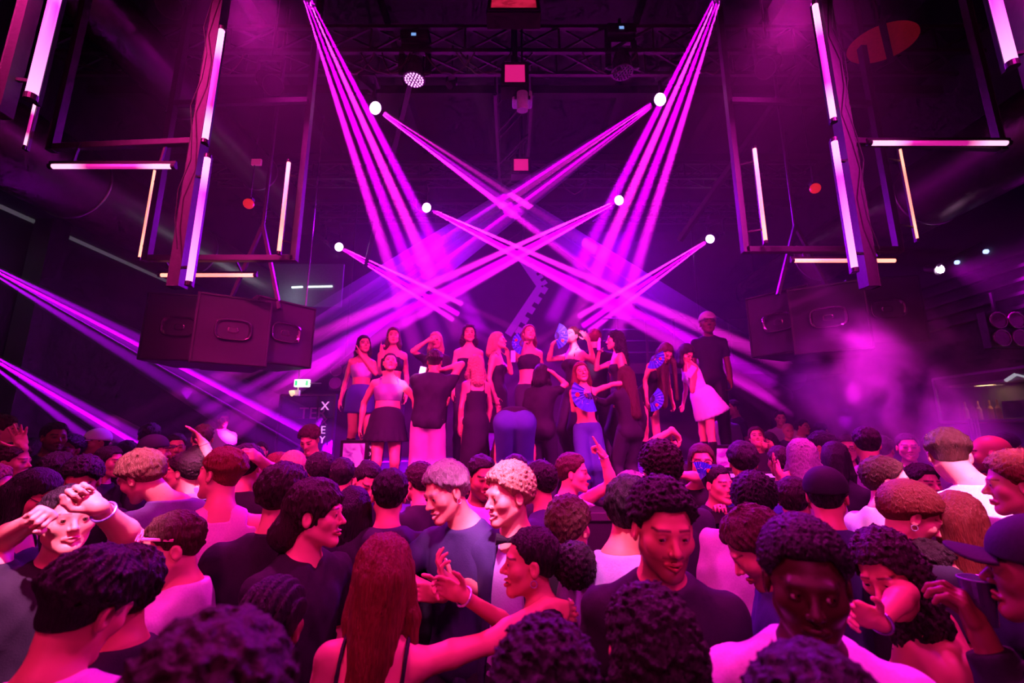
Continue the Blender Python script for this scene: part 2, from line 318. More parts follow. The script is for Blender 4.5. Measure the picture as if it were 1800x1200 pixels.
def vt(px0, py0, px1, py1, Y, m, lab, r=.018, to=None):
    a, b = aty(px0, py0, Y), aty(px1, py1, Y); x = (a.x + b.x) / 2; tube((x, Y, a.z), (x, Y, b.z), m, lab, r, to)
def ht(px0, py0, px1, py1, Y, m, lab, to=None):
    a, b = aty(px0, py0, Y), aty(px1, py1, Y); z = (a.z + b.z) / 2; tube((a.x, Y, z), (b.x, Y, z), m, lab, .018, to)
for sd, T_ in (('left', [(388, 48, 362, 252), (362, 272, 335, 502), (507, 281, 491, 447), (268, 295, 249, 457), (85, 298, 310, 287), (278, 486, 452, 481), (95, -60, 70, 176), (60, 175, 45, 262)]),
               ('right', [(1433, 4, 1465, 215), (1468, 243, 1501, 478), (1324, 257, 1348, 428), (1586, 258, 1609, 424), (1525, 256, 1775, 247), (1390, 459, 1578, 457), (1745, -60, 1770, 118), (1758, 130, 1775, 170)])):
    hb = 'hanging frame beside the exit sign side' if sd == 'left' else 'hanging frame beside the bar side'
    nm = 'left' if sd == 'left' else 'right'
    sg = -1 if sd == 'left' else 1; xi, xo = (-2.36, -3.62) if sd == 'left' else (2.52, 3.85)
    vt(*T_[0], 3.0, 'mag', 'upper of the two stacked pink light tubes on the %s frame' % nm, .021, (xi, 3.06))
    vt(*T_[1], 3.0, 'violet' if 1 else 'mag', 'lower stacked magenta light tube on the %s frame, just above the speakers' % nm, .021, (xi, 3.06))
    vt(*T_[2], 4.15, 'red', 'warm orange upright light tube on the inner corner of the %s frame' % nm, .018, (xi - sg * .2, 4.25))
    vt(*T_[3], 4.3, 'red', 'thin warm upright light tube on the outer corner of the %s frame' % nm, .011, (xo, 4.25))
    ht(*T_[4], 3.1, 'mag', 'horizontal pink light tube across the outer side of the %s frame' % nm, (3.15, 4.15))
    ht(*T_[5], 4.4 if sd == 'left' else 4.2, 'red', 'horizontal warm light tube under the bottom rail of the %s frame' % nm, (4.25, 3.65 if sd == 'left' else 3.74))
    vt(*T_[6], 1.9, 'violet', 'thick violet upright light tube cut by the top edge on the far %s' % nm, .023, (sg * (2.43 if sd == 'left' else 2.56), 1.9))
    if sd == 'left': vt(*T_[7], 2.9, 'mag', 'short thin pink light tube near the far left duct', .008)
    if sd == 'left': q_ = aty(60, 175, 2.9); bm = new(); rod(bm, (q_.x - .02, 2.9, q_.z - .02), (q_.x - .02, 2.9, 6.95), .008); tag(link('drop_cable', bm, M_['dark']), 'dark drop cable above the short thin pink tube', 'cable')
    sg = -1 if sd == 'left' else 1
    xi, xo = (-2.36, -3.62) if sd == 'left' else (2.52, 3.85)
    bars = [((xi - .0, 3.06, 6.9), (xi, 3.06, 2.95), .085), ((xi + .14 * -sg * .0 - sg * .2, 4.25, 6.9), (xi - sg * .2, 4.25, 3.62 if sd == 'left' else 3.71), .06), ((xo, 4.25, 6.9), (xo, 4.25, 3.62 if sd == 'left' else 3.71), .06),
            ((xi - sg * .2, 4.25, 3.65 if sd == 'left' else 3.74), (xo, 4.25, 3.65 if sd == 'left' else 3.74), .06), ((xo, 3.2, 4.15), (xi, 3.12, 4.15), .05), ((xi - sg * .2, 4.2, 5.4), (xo, 4.25, 5.4), .05), ((xo, 3.2, 6.9), (xo, 3.2, 4.12), .05)]
    post_of('tall square-section %s lighting frame of dark posts holding pink tubes above the speakers' % nm, bars, [((xi, 3.0, 6.4), (xi, 3.0, 3.2))])
    x2 = sg * (2.33 if sd == 'left' else 2.36)
    bars = [((x2 - .1, 1.9, 6.9), (x2 - .1, 1.9, 3.42), .055), ((x2 - .1, 1.9, 3.45), (x2 + sg * .5, 1.9, 3.45), .055)]
    if sd == 'right': bars = [((x2 + .2, 1.9, 6.9), (x2 + .2, 1.9, 3.5), .08), ((x2 + .2, 1.9, 3.5), (x2 + .7, 1.9, 3.5), .07)]
    post_of('nearest dark lighting frame on the far %s, cut by the top of the view' % nm, bars)
# ------------------------------------------------------------------ speaker clusters
def speaker(c, yaw, w, h, d, lab):
    M = Matrix.Translation(c) @ Matrix.Rotation(yaw, 4, 'Z')
    o = empty('speaker_cabinet', c, lab, 'speaker', 'hanging speaker cabinets under the light frames')
    bm = new(); vs = box(bm, (-w / 2, 0, -h / 2), (w / 2, d, h / 2))
    for v in vs:
        if v.co.y > d / 2: v.co.x *= .72
    bev(bm, .012); bmesh.ops.transform(bm, matrix=M, verts=bm.verts); link('cabinet', bm, M_['cab'], o)
    bm = new()
    for (a, b) in (((-w / 2 + .02, -h / 2 + .02), (w / 2 - .02, -h / 2 + .02)), ((w / 2 - .02, -h / 2 + .02), (w / 2 - .02, h / 2 - .02)), ((w / 2 - .02, h / 2 - .02), (-w / 2 + .02, h / 2 - .02)), ((-w / 2 + .02, h / 2 - .02), (-w / 2 + .02, -h / 2 + .02))):
        bar(bm, (a[0], -.006, a[1]), (b[0], -.006, b[1]), .014)
    bmesh.ops.transform(bm, matrix=M, verts=bm.verts); link('grille_frame', bm, M_['dark'], o)
    bm = new(); hw, hh = .16, .105                      # flared horn: rounded-rectangle rings going inward
    prev = None
    for (k, y) in ((1.0, -.012), (1.06, -.03), (.95, -.028), (.72, .05), (.45, .12), (.42, .12), (.40, .02), (.30, -.005), (.12, .01)):
        rg = []
        for i in range(28):
            t = 2 * math.pi * i / 28; c_, s_ = math.cos(t), math.sin(t); rr = (abs(c_) ** 4 + abs(s_) ** 4) ** -.25
            rg.append(bm.verts.new((hw * k * c_ * rr, y, hh * k * s_ * rr)))
        if prev:
            for i in range(28): bm.faces.new((prev[i], prev[(i + 1) % 28], rg[(i + 1) % 28], rg[i]))
        prev = rg
    bm.faces.new(prev); bmesh.ops.transform(bm, matrix=M, verts=bm.verts)
    link('horn', bm, mat('horn_gloss', (.16, .08, .14), .12, .75, bump=(30, .5, .2)), o, True)
    return o
for (px, py, Y, yaw, w, lab) in [(315, 574, 4.75, .22, .70, 'leftmost hanging speaker cabinet, angled away under the left light frame'), (410, 580, 4.65, .58, .70, 'middle hanging speaker cabinet of the left cluster with a pink-lit horn'), (502, 585, 5.05, .95, .70, 'hanging speaker cabinet nearest the stage in the left cluster'),
                            (1368, 566, 5.05, -.95, .70, 'hanging speaker cabinet nearest the stage in the right cluster'), (1456, 558, 4.65, -.58, .70, 'middle hanging speaker cabinet of the right cluster beside the rising smoke'), (1560, 543, 4.75, -.22, .70, 'rightmost hanging speaker cabinet, angled towards the battens')]:
    speaker(aty(px, py, Y), yaw, w, .74, .6, lab)
for (bx, bz, lab) in ((-2.92, 3.33, 'left'), (3.32, 3.50, 'right')):
    o = empty('hanging_bracket', (bx, 4.9, 4.0), 'spread pair of steel hanging legs above the %s speaker cluster' % lab, 'bracket')
    for dx in (-.3, .3): bm = new(); bar(bm, (bx, 4.95, 4.35), (bx + dx, 4.95, bz), .035); link('leg', bm, M_['metal'], o)
    bm = new(); rod(bm, (bx, 4.95, 4.3), (bx, 4.95, 7.39), .02); link('rod', bm, M_['metal'], o)
# ------------------------------------------------------------------ moving heads and wash lights
def moving_head(p, d, lab, sc=1.0):
    p = Vector(p); d = Vector(d).normalized(); o = empty('moving_head', p, lab, 'stage light', 'moving head lights with visible beams')
    b = p - d * .30 * sc
    bm = new(); rod(bm, p - d * .01, p - d * .16 * sc, .085 * sc, .11 * sc, 24); rod(bm, p - d * .16 * sc, p - d * .42 * sc, .11 * sc, .07 * sc, 24); link('head_shell', bm, M_['dark'], o, False)
    bm = new(); rod(bm, p - d * .012, p - d * .002, .078 * sc, seg=28); link('lens', bm, M_['lens'], o)
    bm = new(); ring(bm, p - d * .006, d, .082 * sc, .007 * sc); link('lens_rim', bm, M_['rim'], o, True)
    s_ = d.cross(Vector((0, 0, 1))).normalized()
    bm = new()
    for k in (-1, 1): bar(bm, b + s_ * k * .15 * sc, b + s_ * k * .15 * sc + Vector((0, 0, .26 * sc)), .035, .08); rod(bm, b + s_ * k * .16 * sc, b + s_ * k * .09 * sc, .04 * sc)
    bar(bm, b + s_ * -.165 * sc + Vector((0, 0, .26 * sc)), b + s_ * .165 * sc + Vector((0, 0, .26 * sc)), .04, .08); link('yoke', bm, M_['dark'], o)
    bm = new(); t = b + Vector((0, 0, .28 * sc)); box(bm, (t.x - .15, t.y - .12, t.z), (t.x + .15, t.y + .12, t.z + .10)); bev(bm, .012); link('base', bm, M_['dark'], o)
    bm = new(); rod(bm, t + Vector((0, 0, .10)), t + Vector((0, 0, .24)), .018); link('clamp', bm, M_['metal'], o)
labs = ['upper left moving head throwing a white-pink beam down across the stage', 'upper right moving head throwing a beam down and leftwards', 'moving head between the upper left head and the red screen, beam crossing the middle',
        'moving head below the upper right one, its beam crossing low over the dancers', 'lowest moving head on the left with a short violet cone', 'lowest moving head on the right with a short violet cone']
for k in range(6):
    A_, B_ = aty(*HEADS[k][0]), aty(*HEADS[k][1]); to_cam = (EYE - A_).normalized()
    moving_head(A_, (B_ - A_).normalized() * .5 + to_cam * .8, labs[k], (.95, .95, 1.05, 1.05, 1.1, 1.1)[k])
for (px, py, lab, on) in [(728, 140, 'wash light with glowing pink LEDs pointing down, left of the large red panel', 1), (1094, 128, 'unlit wash light with a blue display, right of the large red panel', 0)]:
    p = aty(px, py, 4.6); o = empty('wash_light', p, lab, 'stage light', 'wash lights on the cross beam')
    bm = new(); rod(bm, p, p + Vector((0, 0, .14)), .13, .115, 32); rod(bm, p + Vector((0, 0, .14)), p + Vector((0, 0, .27)), .115, .075, 32); bev(bm, .004, 1); link('head_shell', bm, mat('fixture_gloss', (.05, .04, .05), .25), o)
    bm = new()
    bmesh.ops.create_circle(bm, cap_ends=True, segments=32, radius=.118); bmesh.ops.translate(bm, vec=p - Vector((0, 0, .003)), verts=bm.verts); link('face_plate', bm, M_['dark'], o)
    bm = new()
    for (R, n) in ((0, 1), (.038, 6), (.07, 12), (.1, 18)):
        for i in range(n): bmesh.ops.create_icosphere(bm, subdivisions=1, radius=.011, matrix=Matrix.Translation(p + Vector((R * math.cos(6.283 * i / n), R * math.sin(6.283 * i / n), -.006))))
    link('led_lens', bm, mat('led_on', (1, .6, 1), .2, emit=(1, .35, 1), estr=2.5) if on else M_['dark'], o)
    bm = new()
    for k in (-1, 1): bar(bm, p + Vector((k * .165, 0, .06)), p + Vector((k * .15, 0, .44)), .03, .07); rod(bm, p + Vector((k * .175, 0, .08)), p + Vector((k * .12, 0, .08)), .03)
    bar(bm, p + Vector((-.165, 0, .45)), p + Vector((.165, 0, .45)), .05, .09); link('yoke', bm, M_['dark'], o)
    bm = new(); box(bm, (p.x - .17, p.y - .1, p.z + .47), (p.x + .17, p.y + .1, p.z + .60)); bev(bm, .012); bs = link('base', bm, M_['dark'], o)
    bm = new(); box(bm, (p.x - .035, p.y - .106, p.z + .51), (p.x + .02, p.y - .101, p.z + .545)); link('display', bm, mat('blue_lcd', (.2, .4, .8), .3, emit=(.22, .45, .95), estr=.9), bs)
    bm = new(); rod(bm, p + Vector((0, 0, .6)), p + Vector((0, 0, .75)), .018); link('clamp', bm, M_['metal'], o)
    if on: lamp('SPOT', p - Vector((0, 0, .03)), p - Vector((0, 0, 3)), 260, (.3, .0, 1), .08, 22, .9, 'wash_light_beam')
# dim fixtures around
def small_fix(px, py, Y, yaw, lab, sc=.12):
    p = aty(px, py, Y); o = empty('spot_fixture', p, lab, 'stage light', 'unlit fixtures under the ceiling'); d = Vector((math.sin(yaw), -.4, -.7)).normalized()
    bm = new(); rod(bm, p, p - d * sc * 2.4, sc, sc * .72, 20); bev(bm, .004, 1); link('housing', bm, mat('fixture_gloss', (.05, .04, .05), .25), o)
    bm = new(); rod(bm, p + d * .004, p + d * .012, sc * .86, seg=20); link('lens', bm, mat('dark_lens', (.03, .01, .03), .05), o)
    bm = new(); bar(bm, p - d * sc + Vector((-sc * 1.2, 0, 0)), p - d * sc + Vector((-sc * 1.2, 0, sc * 2.6)), .02, .05); bar(bm, p - d * sc + Vector((sc * 1.2, 0, 0)), p - d * sc + Vector((sc * 1.2, 0, sc * 2.6)), .02, .05)
    bar(bm, p - d * sc + Vector((-sc * 1.25, 0, sc * 2.6)), p - d * sc + Vector((sc * 1.25, 0, sc * 2.6)), .03, .06); rod(bm, p - d * sc + Vector((0, 0, sc * 2.6)), Vector((p.x - d.x * sc, p.y - d.y * sc, 6.97)), .012); link('bracket', bm, M_['metal'], o)
small_fix(480, 150, 4.4, .8, 'dark tilted fixture near the upright tube of the left frame'); small_fix(1345, 120, 4.4, -.8, 'dark tilted fixture near the upright tube of the right frame')
small_fix(298, 10, 3.6, .2, 'boxy unlit fixture high above the left frame'); small_fix(790, 150, 5.0, -.5, 'little unlit fixture beside the glowing wash light', .05)
# red screens of the centre column and the white projector
def red_panel(px, py, Y, w, h, tilt, lab, st_, strg):
    p = aty(px, py, Y); M = Matrix.Translation(p) @ Matrix.Rotation(-tilt, 4, 'X')
    o = empty('red_screen', p, lab, 'screen', 'red lit panels hanging over the stage')
    bm = new(); box(bm, (-w / 2 - .045, .012, -h / 2 - .045), (w / 2 + .045, .16, h / 2 + .045), M); bev(bm, .008); link('housing', bm, M_['dark'], o)
    bm = new()
    for (a, b) in (((-1, -1), (1, -1)), ((1, -1), (1, 1)), ((1, 1), (-1, 1)), ((-1, 1), (-1, -1))):
        bar(bm, M @ Vector((a[0] * (w / 2 + .02), 0, a[1] * (h / 2 + .02))), M @ Vector((b[0] * (w / 2 + .02), 0, b[1] * (h / 2 + .02))), .03)
    link('frame', bm, M_['metal'], o)
    bm = new(); box(bm, (-w / 2, -.004, -h / 2), (w / 2, .010, h / 2), M); link('panel', bm, st_, o)
    bm = new(); rod(bm, M @ Vector((0, .1, h / 2)), (p.x, p.y + .1, 7.39), .03); link('hanger', bm, M_['metal'], o)
PK = mat('panel_pink', (.9, .1, .4), .3, emit=(1, .015, .28), estr=.62, bump=(2, 0, .15))
red_panel(903, 8, 3.9, .46, .36, .5, 'large red glowing panel cut by the top of the view', noise_screen('panel_red', (1, .02, .10), (.55, .01, .05), 5, .55), 1)
red_panel(905, 130, 4.25, .215, .33, .3, 'middle pink glowing upright panel above the white projector', PK, 1)
red_panel(916, 290, 6.5, .225, .24, .2, 'lowest and smallest pink glowing panel where the beams cross', PK, 1)
p = aty(918, 178, 4.3); o = empty('projector', p, 'small white swivel projector under the middle pink panel', 'projector')
bm = new(); rod(bm, (p.x, p.y + .1, p.z + .1), (p.x, p.y + .1, 6.97), .012); link('hanger', bm, M_['metal'], o)
bm = new(); box(bm, (p.x - .11, p.y, p.z + .02), (p.x + .11, p.y + .16, p.z + .15)); bev(bm, .03, 3); link('mount', bm, M_['white'], o)
bm = new(); rod(bm, p + Vector((0, -.05, .06)), p + Vector((0, -.02, -.13)), .06, seg=24); link('barrel', bm, M_['white'], o, False)
bm = new(); rod(bm, p + Vector((-.085, -.03, .02)), p + Vector((.085, -.03, .02)), .02); rod(bm, p + Vector((0, -.052, .065)), p + Vector((0, -.055, .075)), .05, seg=24); link('pivot', bm, M_['dark'], o)
# trusses
def truss(a, b, w, lab, diag=True):
    a, b = Vector(a), Vector(b); d = b - a; o = empty('truss', a, lab, 'truss', 'square-tube trusses under the ceiling')
    q = d.to_track_quat('Z', 'Y').to_matrix(); sx, sy = q @ Vector((w / 2, 0, 0)), q @ Vector((0, w / 2, 0)); n = max(2, int(d.length / (w * 1.6)))
    for s1 in (-1, 1):
        for s2 in (-1, 1):
            bm = new(); bar(bm, a + sx * s1 + sy * s2, b + sx * s1 + sy * s2, .045); link('chord', bm, M_['metal'], o)
    bm = new()
    for k in range(n):
        t0, t1 = k / n, (k + 1) / n
        for s1 in (-1, 1):
            bar(bm, a + d * t0 + sx * s1 - sy, a + d * t1 + sx * s1 + sy, .022); bar(bm, a + d * t0 - sx + sy * s1, a + d * t1 + sx + sy * s1, .022)
            bar(bm, a + d * t0 + sx * s1 - sy, a + d * t0 + sx * s1 + sy, .022)
    link('lacing', bm, M_['metal'], o)
truss((-5.6, 4.75, 6.55), (5.6, 4.75, 6.55), .34, 'long cross truss carrying the two wash lights')
truss((-5.6, 7.7, 6.7), (5.6, 7.7, 6.7), .3, 'second cross truss behind the first, carrying the middle moving heads')
truss((-5.6, 9.2, 6.7), (5.6, 9.2, 6.7), .3, 'farthest cross truss with the lowest moving heads')
truss((.02, 5.4, 6.75), (.02, 10.4, 6.75), .5, 'centre truss running away above the pink panels')
truss((-5.6, 3.0, 6.75), (5.6, 3.0, 6.75), .3, 'nearest cross truss at the top of the view')
for (a, b, lab) in [((-1.2, 5, 6.9), (-3.0, 8.8, 5.3), 'sloping dark steel bar hanging behind the upper left beam'), ((3.7, 4.6, 6.6), (2.6, 6.6, 4.9), 'sloping dark steel bar behind the right fixture')]:
    bm = new(); bar(bm, a, b, .07); bev(bm, .004, 1); tag(link('steel_bar', bm, M_['metal']), lab, 'bar')
random.seed(4)
for k in range(12):
    x0 = random.uniform(-3.6, 2.4); y0, z0 = random.choice(((2.85, 6.6), (4.58, 6.38), (4.58, 6.38), (7.55, 6.55))); w = random.uniform(.3, .9); bm = new(); pr = None
    for i in range(15):
        t = i / 14; q = Vector((x0 + w * t, y0 - .03 * math.sin(3.14 * t), z0 - .35 * random.uniform(.9, 1.0) * 4 * t * (1 - t)))
        if pr: rod(bm, pr, q, .009, seg=6)
        pr = q
    tag(link('cable', bm, mat('cable_rubber', (.10, .05, .06), .5)), 'thin looped cable hanging %s of the centre truss, %s' % ('left' if x0 < 0 else 'right', ['first','second','third','fourth','fifth','sixth','seventh','eighth','ninth','tenth','eleventh','twelfth'][k] + ' of the set'), 'cables looped under the trusses')
# ducts
def duct(a, b, r, lab, n):
    a, b = Vector(a), Vector(b); o = empty('duct', a, lab, 'duct', 'round air ducts along the side walls')
    bm = new(); rod(bm, a, b, r, seg=40); link('pipe', bm, M_['duct'], o, False)
    for p in o.children[0].data.polygons: p.use_smooth = len(p.vertices) == 4
    for i in range(1, n):
        bm = new(); ring(bm, a.lerp(b, i / n), b - a, r, .012, 40); link('joint_ring', bm, M_['gal'], o, True)
duct((-5.0, -1, 4.75), (-5.0, 8.55, 4.75), .42, 'large round air duct low along the left wall', 5)
duct((-4.2, 0, 6.2), (-4.2, 8.55, 6.2), .3, 'smaller round air duct near the ceiling on the left', 5)
duct((5.3, -1, 4.95), (5.3, 9.5, 4.95), .42, 'large round air duct along the right wall above the battens', 5)
# column, red lamps, ceiling dish
p = aty(105, 560, 6.2); struct('trim_14', (XL + .05, 5.6, 0), (XL + .30, 5.85, 4.76), M_['wall'])
for (px, py, lab) in [(437, 358, 'small round red lamp hanging behind the left light frame'), (1433, 331, 'small round red lamp hanging behind the right light frame')]:
    p = aty(px, py, 5.2); o = empty('red_lamp', p, lab, 'lamp', 'small round red lamps')
    bm = new(); bmesh.ops.create_uvsphere(bm, u_segments=20, v_segments=12, radius=.062, matrix=Matrix.Translation(p)); link('globe', bm, mat('red_globe', (.8, .05, .03), .4, emit=(1, .02, .015), estr=.55), o, True)
    bm = new(); rod(bm, p + Vector((0, .02, .05)), Vector((p.x, p.y + .02, 6.96)), .008); box(bm, (p.x - .035, p.y, p.z + .055), (p.x + .035, p.y + .06, p.z + .09)); link('stem', bm, M_['dark'], o)
p = aty(450, 284, 5.2); bm = new(); box(bm, (p.x - .06, p.y, p.z - .04), (p.x + .06, p.y + .03, p.z + .04)); tag(link('tag_plate', bm, mat('tag_pink', (.8, .5, .6), .5, emit=(1, .03, .3), estr=.25)), 'small pale pink plate above the left red lamp', 'plate')
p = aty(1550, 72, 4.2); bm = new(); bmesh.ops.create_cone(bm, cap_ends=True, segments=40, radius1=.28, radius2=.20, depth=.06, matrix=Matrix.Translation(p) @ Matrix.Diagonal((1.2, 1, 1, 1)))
o = tag(link('ceiling_dish', bm, mat('dish_glow_red', (.5, .08, .05), .6, emit=(1, .03, .01), estr=.035)), 'round dull red ceiling dish high on the right', 'ceiling lamp')  # faint emission stands in for the orange light falling on the dish
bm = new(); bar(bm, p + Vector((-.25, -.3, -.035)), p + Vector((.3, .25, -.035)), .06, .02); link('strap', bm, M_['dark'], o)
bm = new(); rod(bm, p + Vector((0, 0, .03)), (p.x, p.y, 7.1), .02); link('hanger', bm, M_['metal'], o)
# four-lamp blinders
for (px, py, Y, lab) in [(103, 614, 6.6, 'dark four-lamp blinder on the left wall'), (1240, 640, 9.0, 'four-lamp blinder behind the phone user, on the back right'), (601, 662, 9.0, 'four-lamp blinder behind the booted dancer'), (1775, 578, 5.4, 'four-lamp blinder by the battens at the right edge')]:
    p = aty(px, py, Y); o = empty('blinder_light', p, lab, 'stage light', 'four-lamp blinders'); r = .105 if Y < 8 else .12
    bm = new(); box(bm, (p.x - 2.2 * r, p.y + .03, p.z - 2.2 * r), (p.x + 2.2 * r, p.y + .14, p.z + 2.2 * r)); bev(bm, .01); link('housing', bm, M_['dark'], o)
    for dx in (-1.05, 1.05):
        for dz in (-1.05, 1.05):
            c = p + Vector((dx * r, 0, dz * r)); bm = new(); rod(bm, c, c + Vector((0, .03, 0)), r * .9, seg=28); lm = link('lamp_face', bm, mat('blinder_face', (.25, .06, .16), .2, .5), o)
            bm = new(); ring(bm, c, (0, 1, 0), r * .93, .010, 28); link('lamp_rim', bm, mat('blinder_rim', (.5, .2, .35), .25, .7), lm, True)
    bm = new(); bar(bm, p + Vector((0, .12, 2 * r)), Vector((p.x, p.y + .12, 6.95 if p.x > -4 and p.x < 6 else p.z + .5)), .03); link('arm', bm, M_['dark'], o)
# round par on the right wall corner and two tiny blue lights
p = aty(1651, 473, 5.6); o = empty('par_light', p, 'round white-pink LED lamp lighting the battens on the right wall', 'stage light')
bm = new(); rod(bm, p, p + Vector((-.02, .14, .06)), .075, .06, 24); link('housing', bm, M_['dark'], o)
bm = new()
for (R, n) in ((.022, 5), (.048, 12)):
    for i in range(n): bmesh.ops.create_icosphere(bm, subdivisions=1, radius=.013, matrix=Matrix.Translation(p + Vector((R * math.cos(6.283 * i / n), -.008, R * math.sin(6.283 * i / n)))))
link('led_lens', bm, M_['lens'], o)
bm = new(); bar(bm, p + Vector((0, .1, .05)), Vector((XR, p.y + .3, p.z + .5)), .03); link('arm', bm, M_['metal'], o)
lamp('SPOT', p + Vector((.03, -.05, -.02)), (XR, p.y - .9, 3.55), 700, (.85, 0, 1), .06, 85, .9, 'par_light_beam')
for (px, py) in ((1684, 461), (1735, 442)):
    q = aty(px, py, 1.0); q = EYE + (q - EYE) * ((XR - .01) / q.x); bm = new(); rod(bm, q, q + Vector((-.03, 0, .0)), .03, seg=12); tag(link('indicator_light', bm, mat('blue_dot', (.3, .4, 1), .4, emit=(.4, .5, 1), estr=2)), 'tiny blue-white light above the battens, %s the round lamp' % ('nearer' if px < 1700 else 'farther from'), 'light', 'tiny blue lights over the battens')
# exit sign
p = aty(530, 673, 6.4); o = empty('exit_sign', p, 'lit white and green emergency exit sign on a bracket', 'exit sign')
bm = new(); box(bm, (p.x - .105, p.y, p.z - .052), (p.x + .105, p.y + .05, p.z + .052)); bev(bm, .008); link('housing', bm, mat('exit_face', (.9, 1, .9), .4, emit=(.80, 1, .72), estr=2.2), o)
G = mat('exit_green', (.02, .5, .15), .4, emit=(.02, .75, .16), estr=1.0)
for dx in (-.075, .075):
    bm = new(); box(bm, (p.x + dx - .018, p.y - .003, p.z - .035), (p.x + dx + .018, p.y - .001, p.z + .035)); link('pictogram', bm, G, o)
bm = new(); rod(bm, p + Vector((.105, .02, 0)), p + Vector((.26, .04, 0)), .008); rod(bm, p + Vector((-.06, .03, 0)), (p.x - .06, p.y + .03, 6.96), .008); rod(bm, p + Vector((-.06, .03, 0)), p + Vector((-.06, .03, -.12)), .008); link('arm', bm, M_['gal'], o)
lamp('POINT', p + Vector((0, -.12, 0)), p, .8, (.9, 1, .6), .05, name='exit_sign_glow')
q = aty(515, 690, 6.4); o = empty('emergency_lamp', q, 'small cream emergency floodlight below the exit sign', 'lamp')
bm = new(); rod(bm, q + Vector((-.03, 0, -.01)), q + Vector((.02, 0, .01)), .045, .03, 16); rod(bm, q + Vector((.05, .03, .03)), q + Vector((.05, .03, .16)), .006); link('reflector', bm, mat('cream_glow', (.9, .7, .4), .4, emit=(1, .7, .35), estr=.9), o)
bm = new(); box(bm, (q.x + .02, q.y, q.z - .04), (q.x + .08, q.y + .05, q.z + .04)); link('housing', bm, M_['white'], o)
# booth board with letters
p = aty(545, 745, 7.4); o = empty('booth_board', p, 'dark booth board with glowing letters behind the DJ', 'board')
bm = new(); box(bm, (p.x - .5, p.y, 0), (p.x + .38, p.y + .1, p.z + .48)); link('panel', bm, mat('board_blue', (.03, .01, .07), .5), o)
bm = new()
for (a, b) in (((-.5, -.6), (-.5, .46)), ((-.5, .46), (.38, .46)), ((-.5, .1), (.38, .1)), ((.1, -.6), (.1, .46)), ((.38, -.6), (.38, .46))): bar(bm, (p.x + a[0], p.y - .02, p.z + a[1]), (p.x + b[0], p.y - .02, p.z + b[1]), .03)
link('frame', bm, M_['metal'], o)
LW = mat('letter_glow', (.9, .5, .9), .5, emit=(1, .35, 1), estr=.9); LD = mat('letter_dull', (.28, .06, .2), .5)
for s_, dx, py, sz, m in (('X', .24, 714, .19, LW), ('TER', .05, 727, .26, LD), ('X', .24, 742, .15, LD), ('E', .24, 756, .17, LW), ('Y', .24, 773, .15, LW)):
    z = aty(545, py, 7.36).z; text_obj('lettering', s_, sz, m, Matrix.Translation((p.x + dx, p.y - (.06 if m is LW else .045), z)) @ FACE, o)
# striped zigzag sign on the back
zz = [aty(915, 452, 11.585), aty(950, 503, 11.585), aty(893, 588, 11.585)]; zz2 = [aty(925, 452, 11.585), aty(961, 503, 11.585), aty(905, 592, 11.585)]
o = empty('zigzag_sign', zz[1], 'striped violet chevron sign on the dark back of the stage', 'sign'); ZM = mat('sign_violet', (.4, .05, .6), .5, emit=(.55, .01, .85), estr=.3)
for (q, nm, k0) in ((zz, 'solid_band', 0), (zz2, 'striped_band', 1)):
    bm = new()
    for i in range(2):
        a, b = q[i], q[i + 1]; w = .19 if not k0 else .14
        if not k0: bar(bm, a, b, .02, w)
        else:
            n = 5
            for j in range(n): bar(bm, a.lerp(b, (j + .1) / n), a.lerp(b, (j + .68) / n), .02, w)
    link(nm, bm, ZM, o)
# balcony rail at the back right
pa, pb = aty(1085, 560, 8.9), aty(1330, 560, 8.9); zb = aty(1200, 640, 8.9).z
o = empty('balcony_rail', (pa.x, 8.9, zb), 'thin steel balcony railing high behind the right side of the stage', 'railing')
for i in range(6):
    x = pa.x + (pb.x - pa.x) * i / 5; bm = new(); bar(bm, (x, 8.9, zb), (x, 8.9, pa.z), .04); link('post', bm, M_['metal'], o)
for k in range(4): bm = new(); z = zb + (pa.z - zb) * (k + 1) / 4; rod(bm, (pa.x - .3, 8.9, z), (pb.x + .3, 8.9, z), .012); link('rail', bm, M_['metal'], o)
bm = new(); box(bm, (pa.x - .5, 8.8, zb - .2), (XR - .01, YB - .01, zb)); tag(link('balcony', bm, M_['wall']), 'dark balcony slab behind the right side of the stage', 'balcony')
# upper bar windows on the left with cool strips
q0 = aty(365, 480, 8.6); q1 = aty(590, 530, 8.6)
bm = new(); box(bm, (q0.x - .05, 8.615, q1.z - .1), (q1.x + .1, 8.66, q0.z + .2)); tag(link('upper_bar_wall', bm, mat('cool_wall', (.10, .12, .13), .6)), 'grey glass-backed wall of the upper bar seen over the left speakers', 'wall panel')
for (a, b, c, d, lb) in ((365, 489, 383, 498, 'sloping'), (445, 508, 480, 507, 'upper middle'), (513, 505, 532, 504, 'shortest'), (540, 504, 584, 503, 'longest'), (450, 519, 474, 519, 'lowest')):
    A_, B_ = aty(a, b, 8.6), aty(c, d, 8.6); bm = new(); bar(bm, A_, B_, .028)
    tag(link('cool_strip', bm, mat('cool_tube', (.8, .9, .9), .4, emit=(.75, .95, .9), estr=1.6)), lb + ' cool white strip light in the upper bar above the left speakers', 'strip light', 'cool strip lights of the upper bar')
lamp('POINT', aty(500, 512, 8.3), (0, 0, 0), 3, (.8, .95, 1), .1, name='upper_bar_glow')
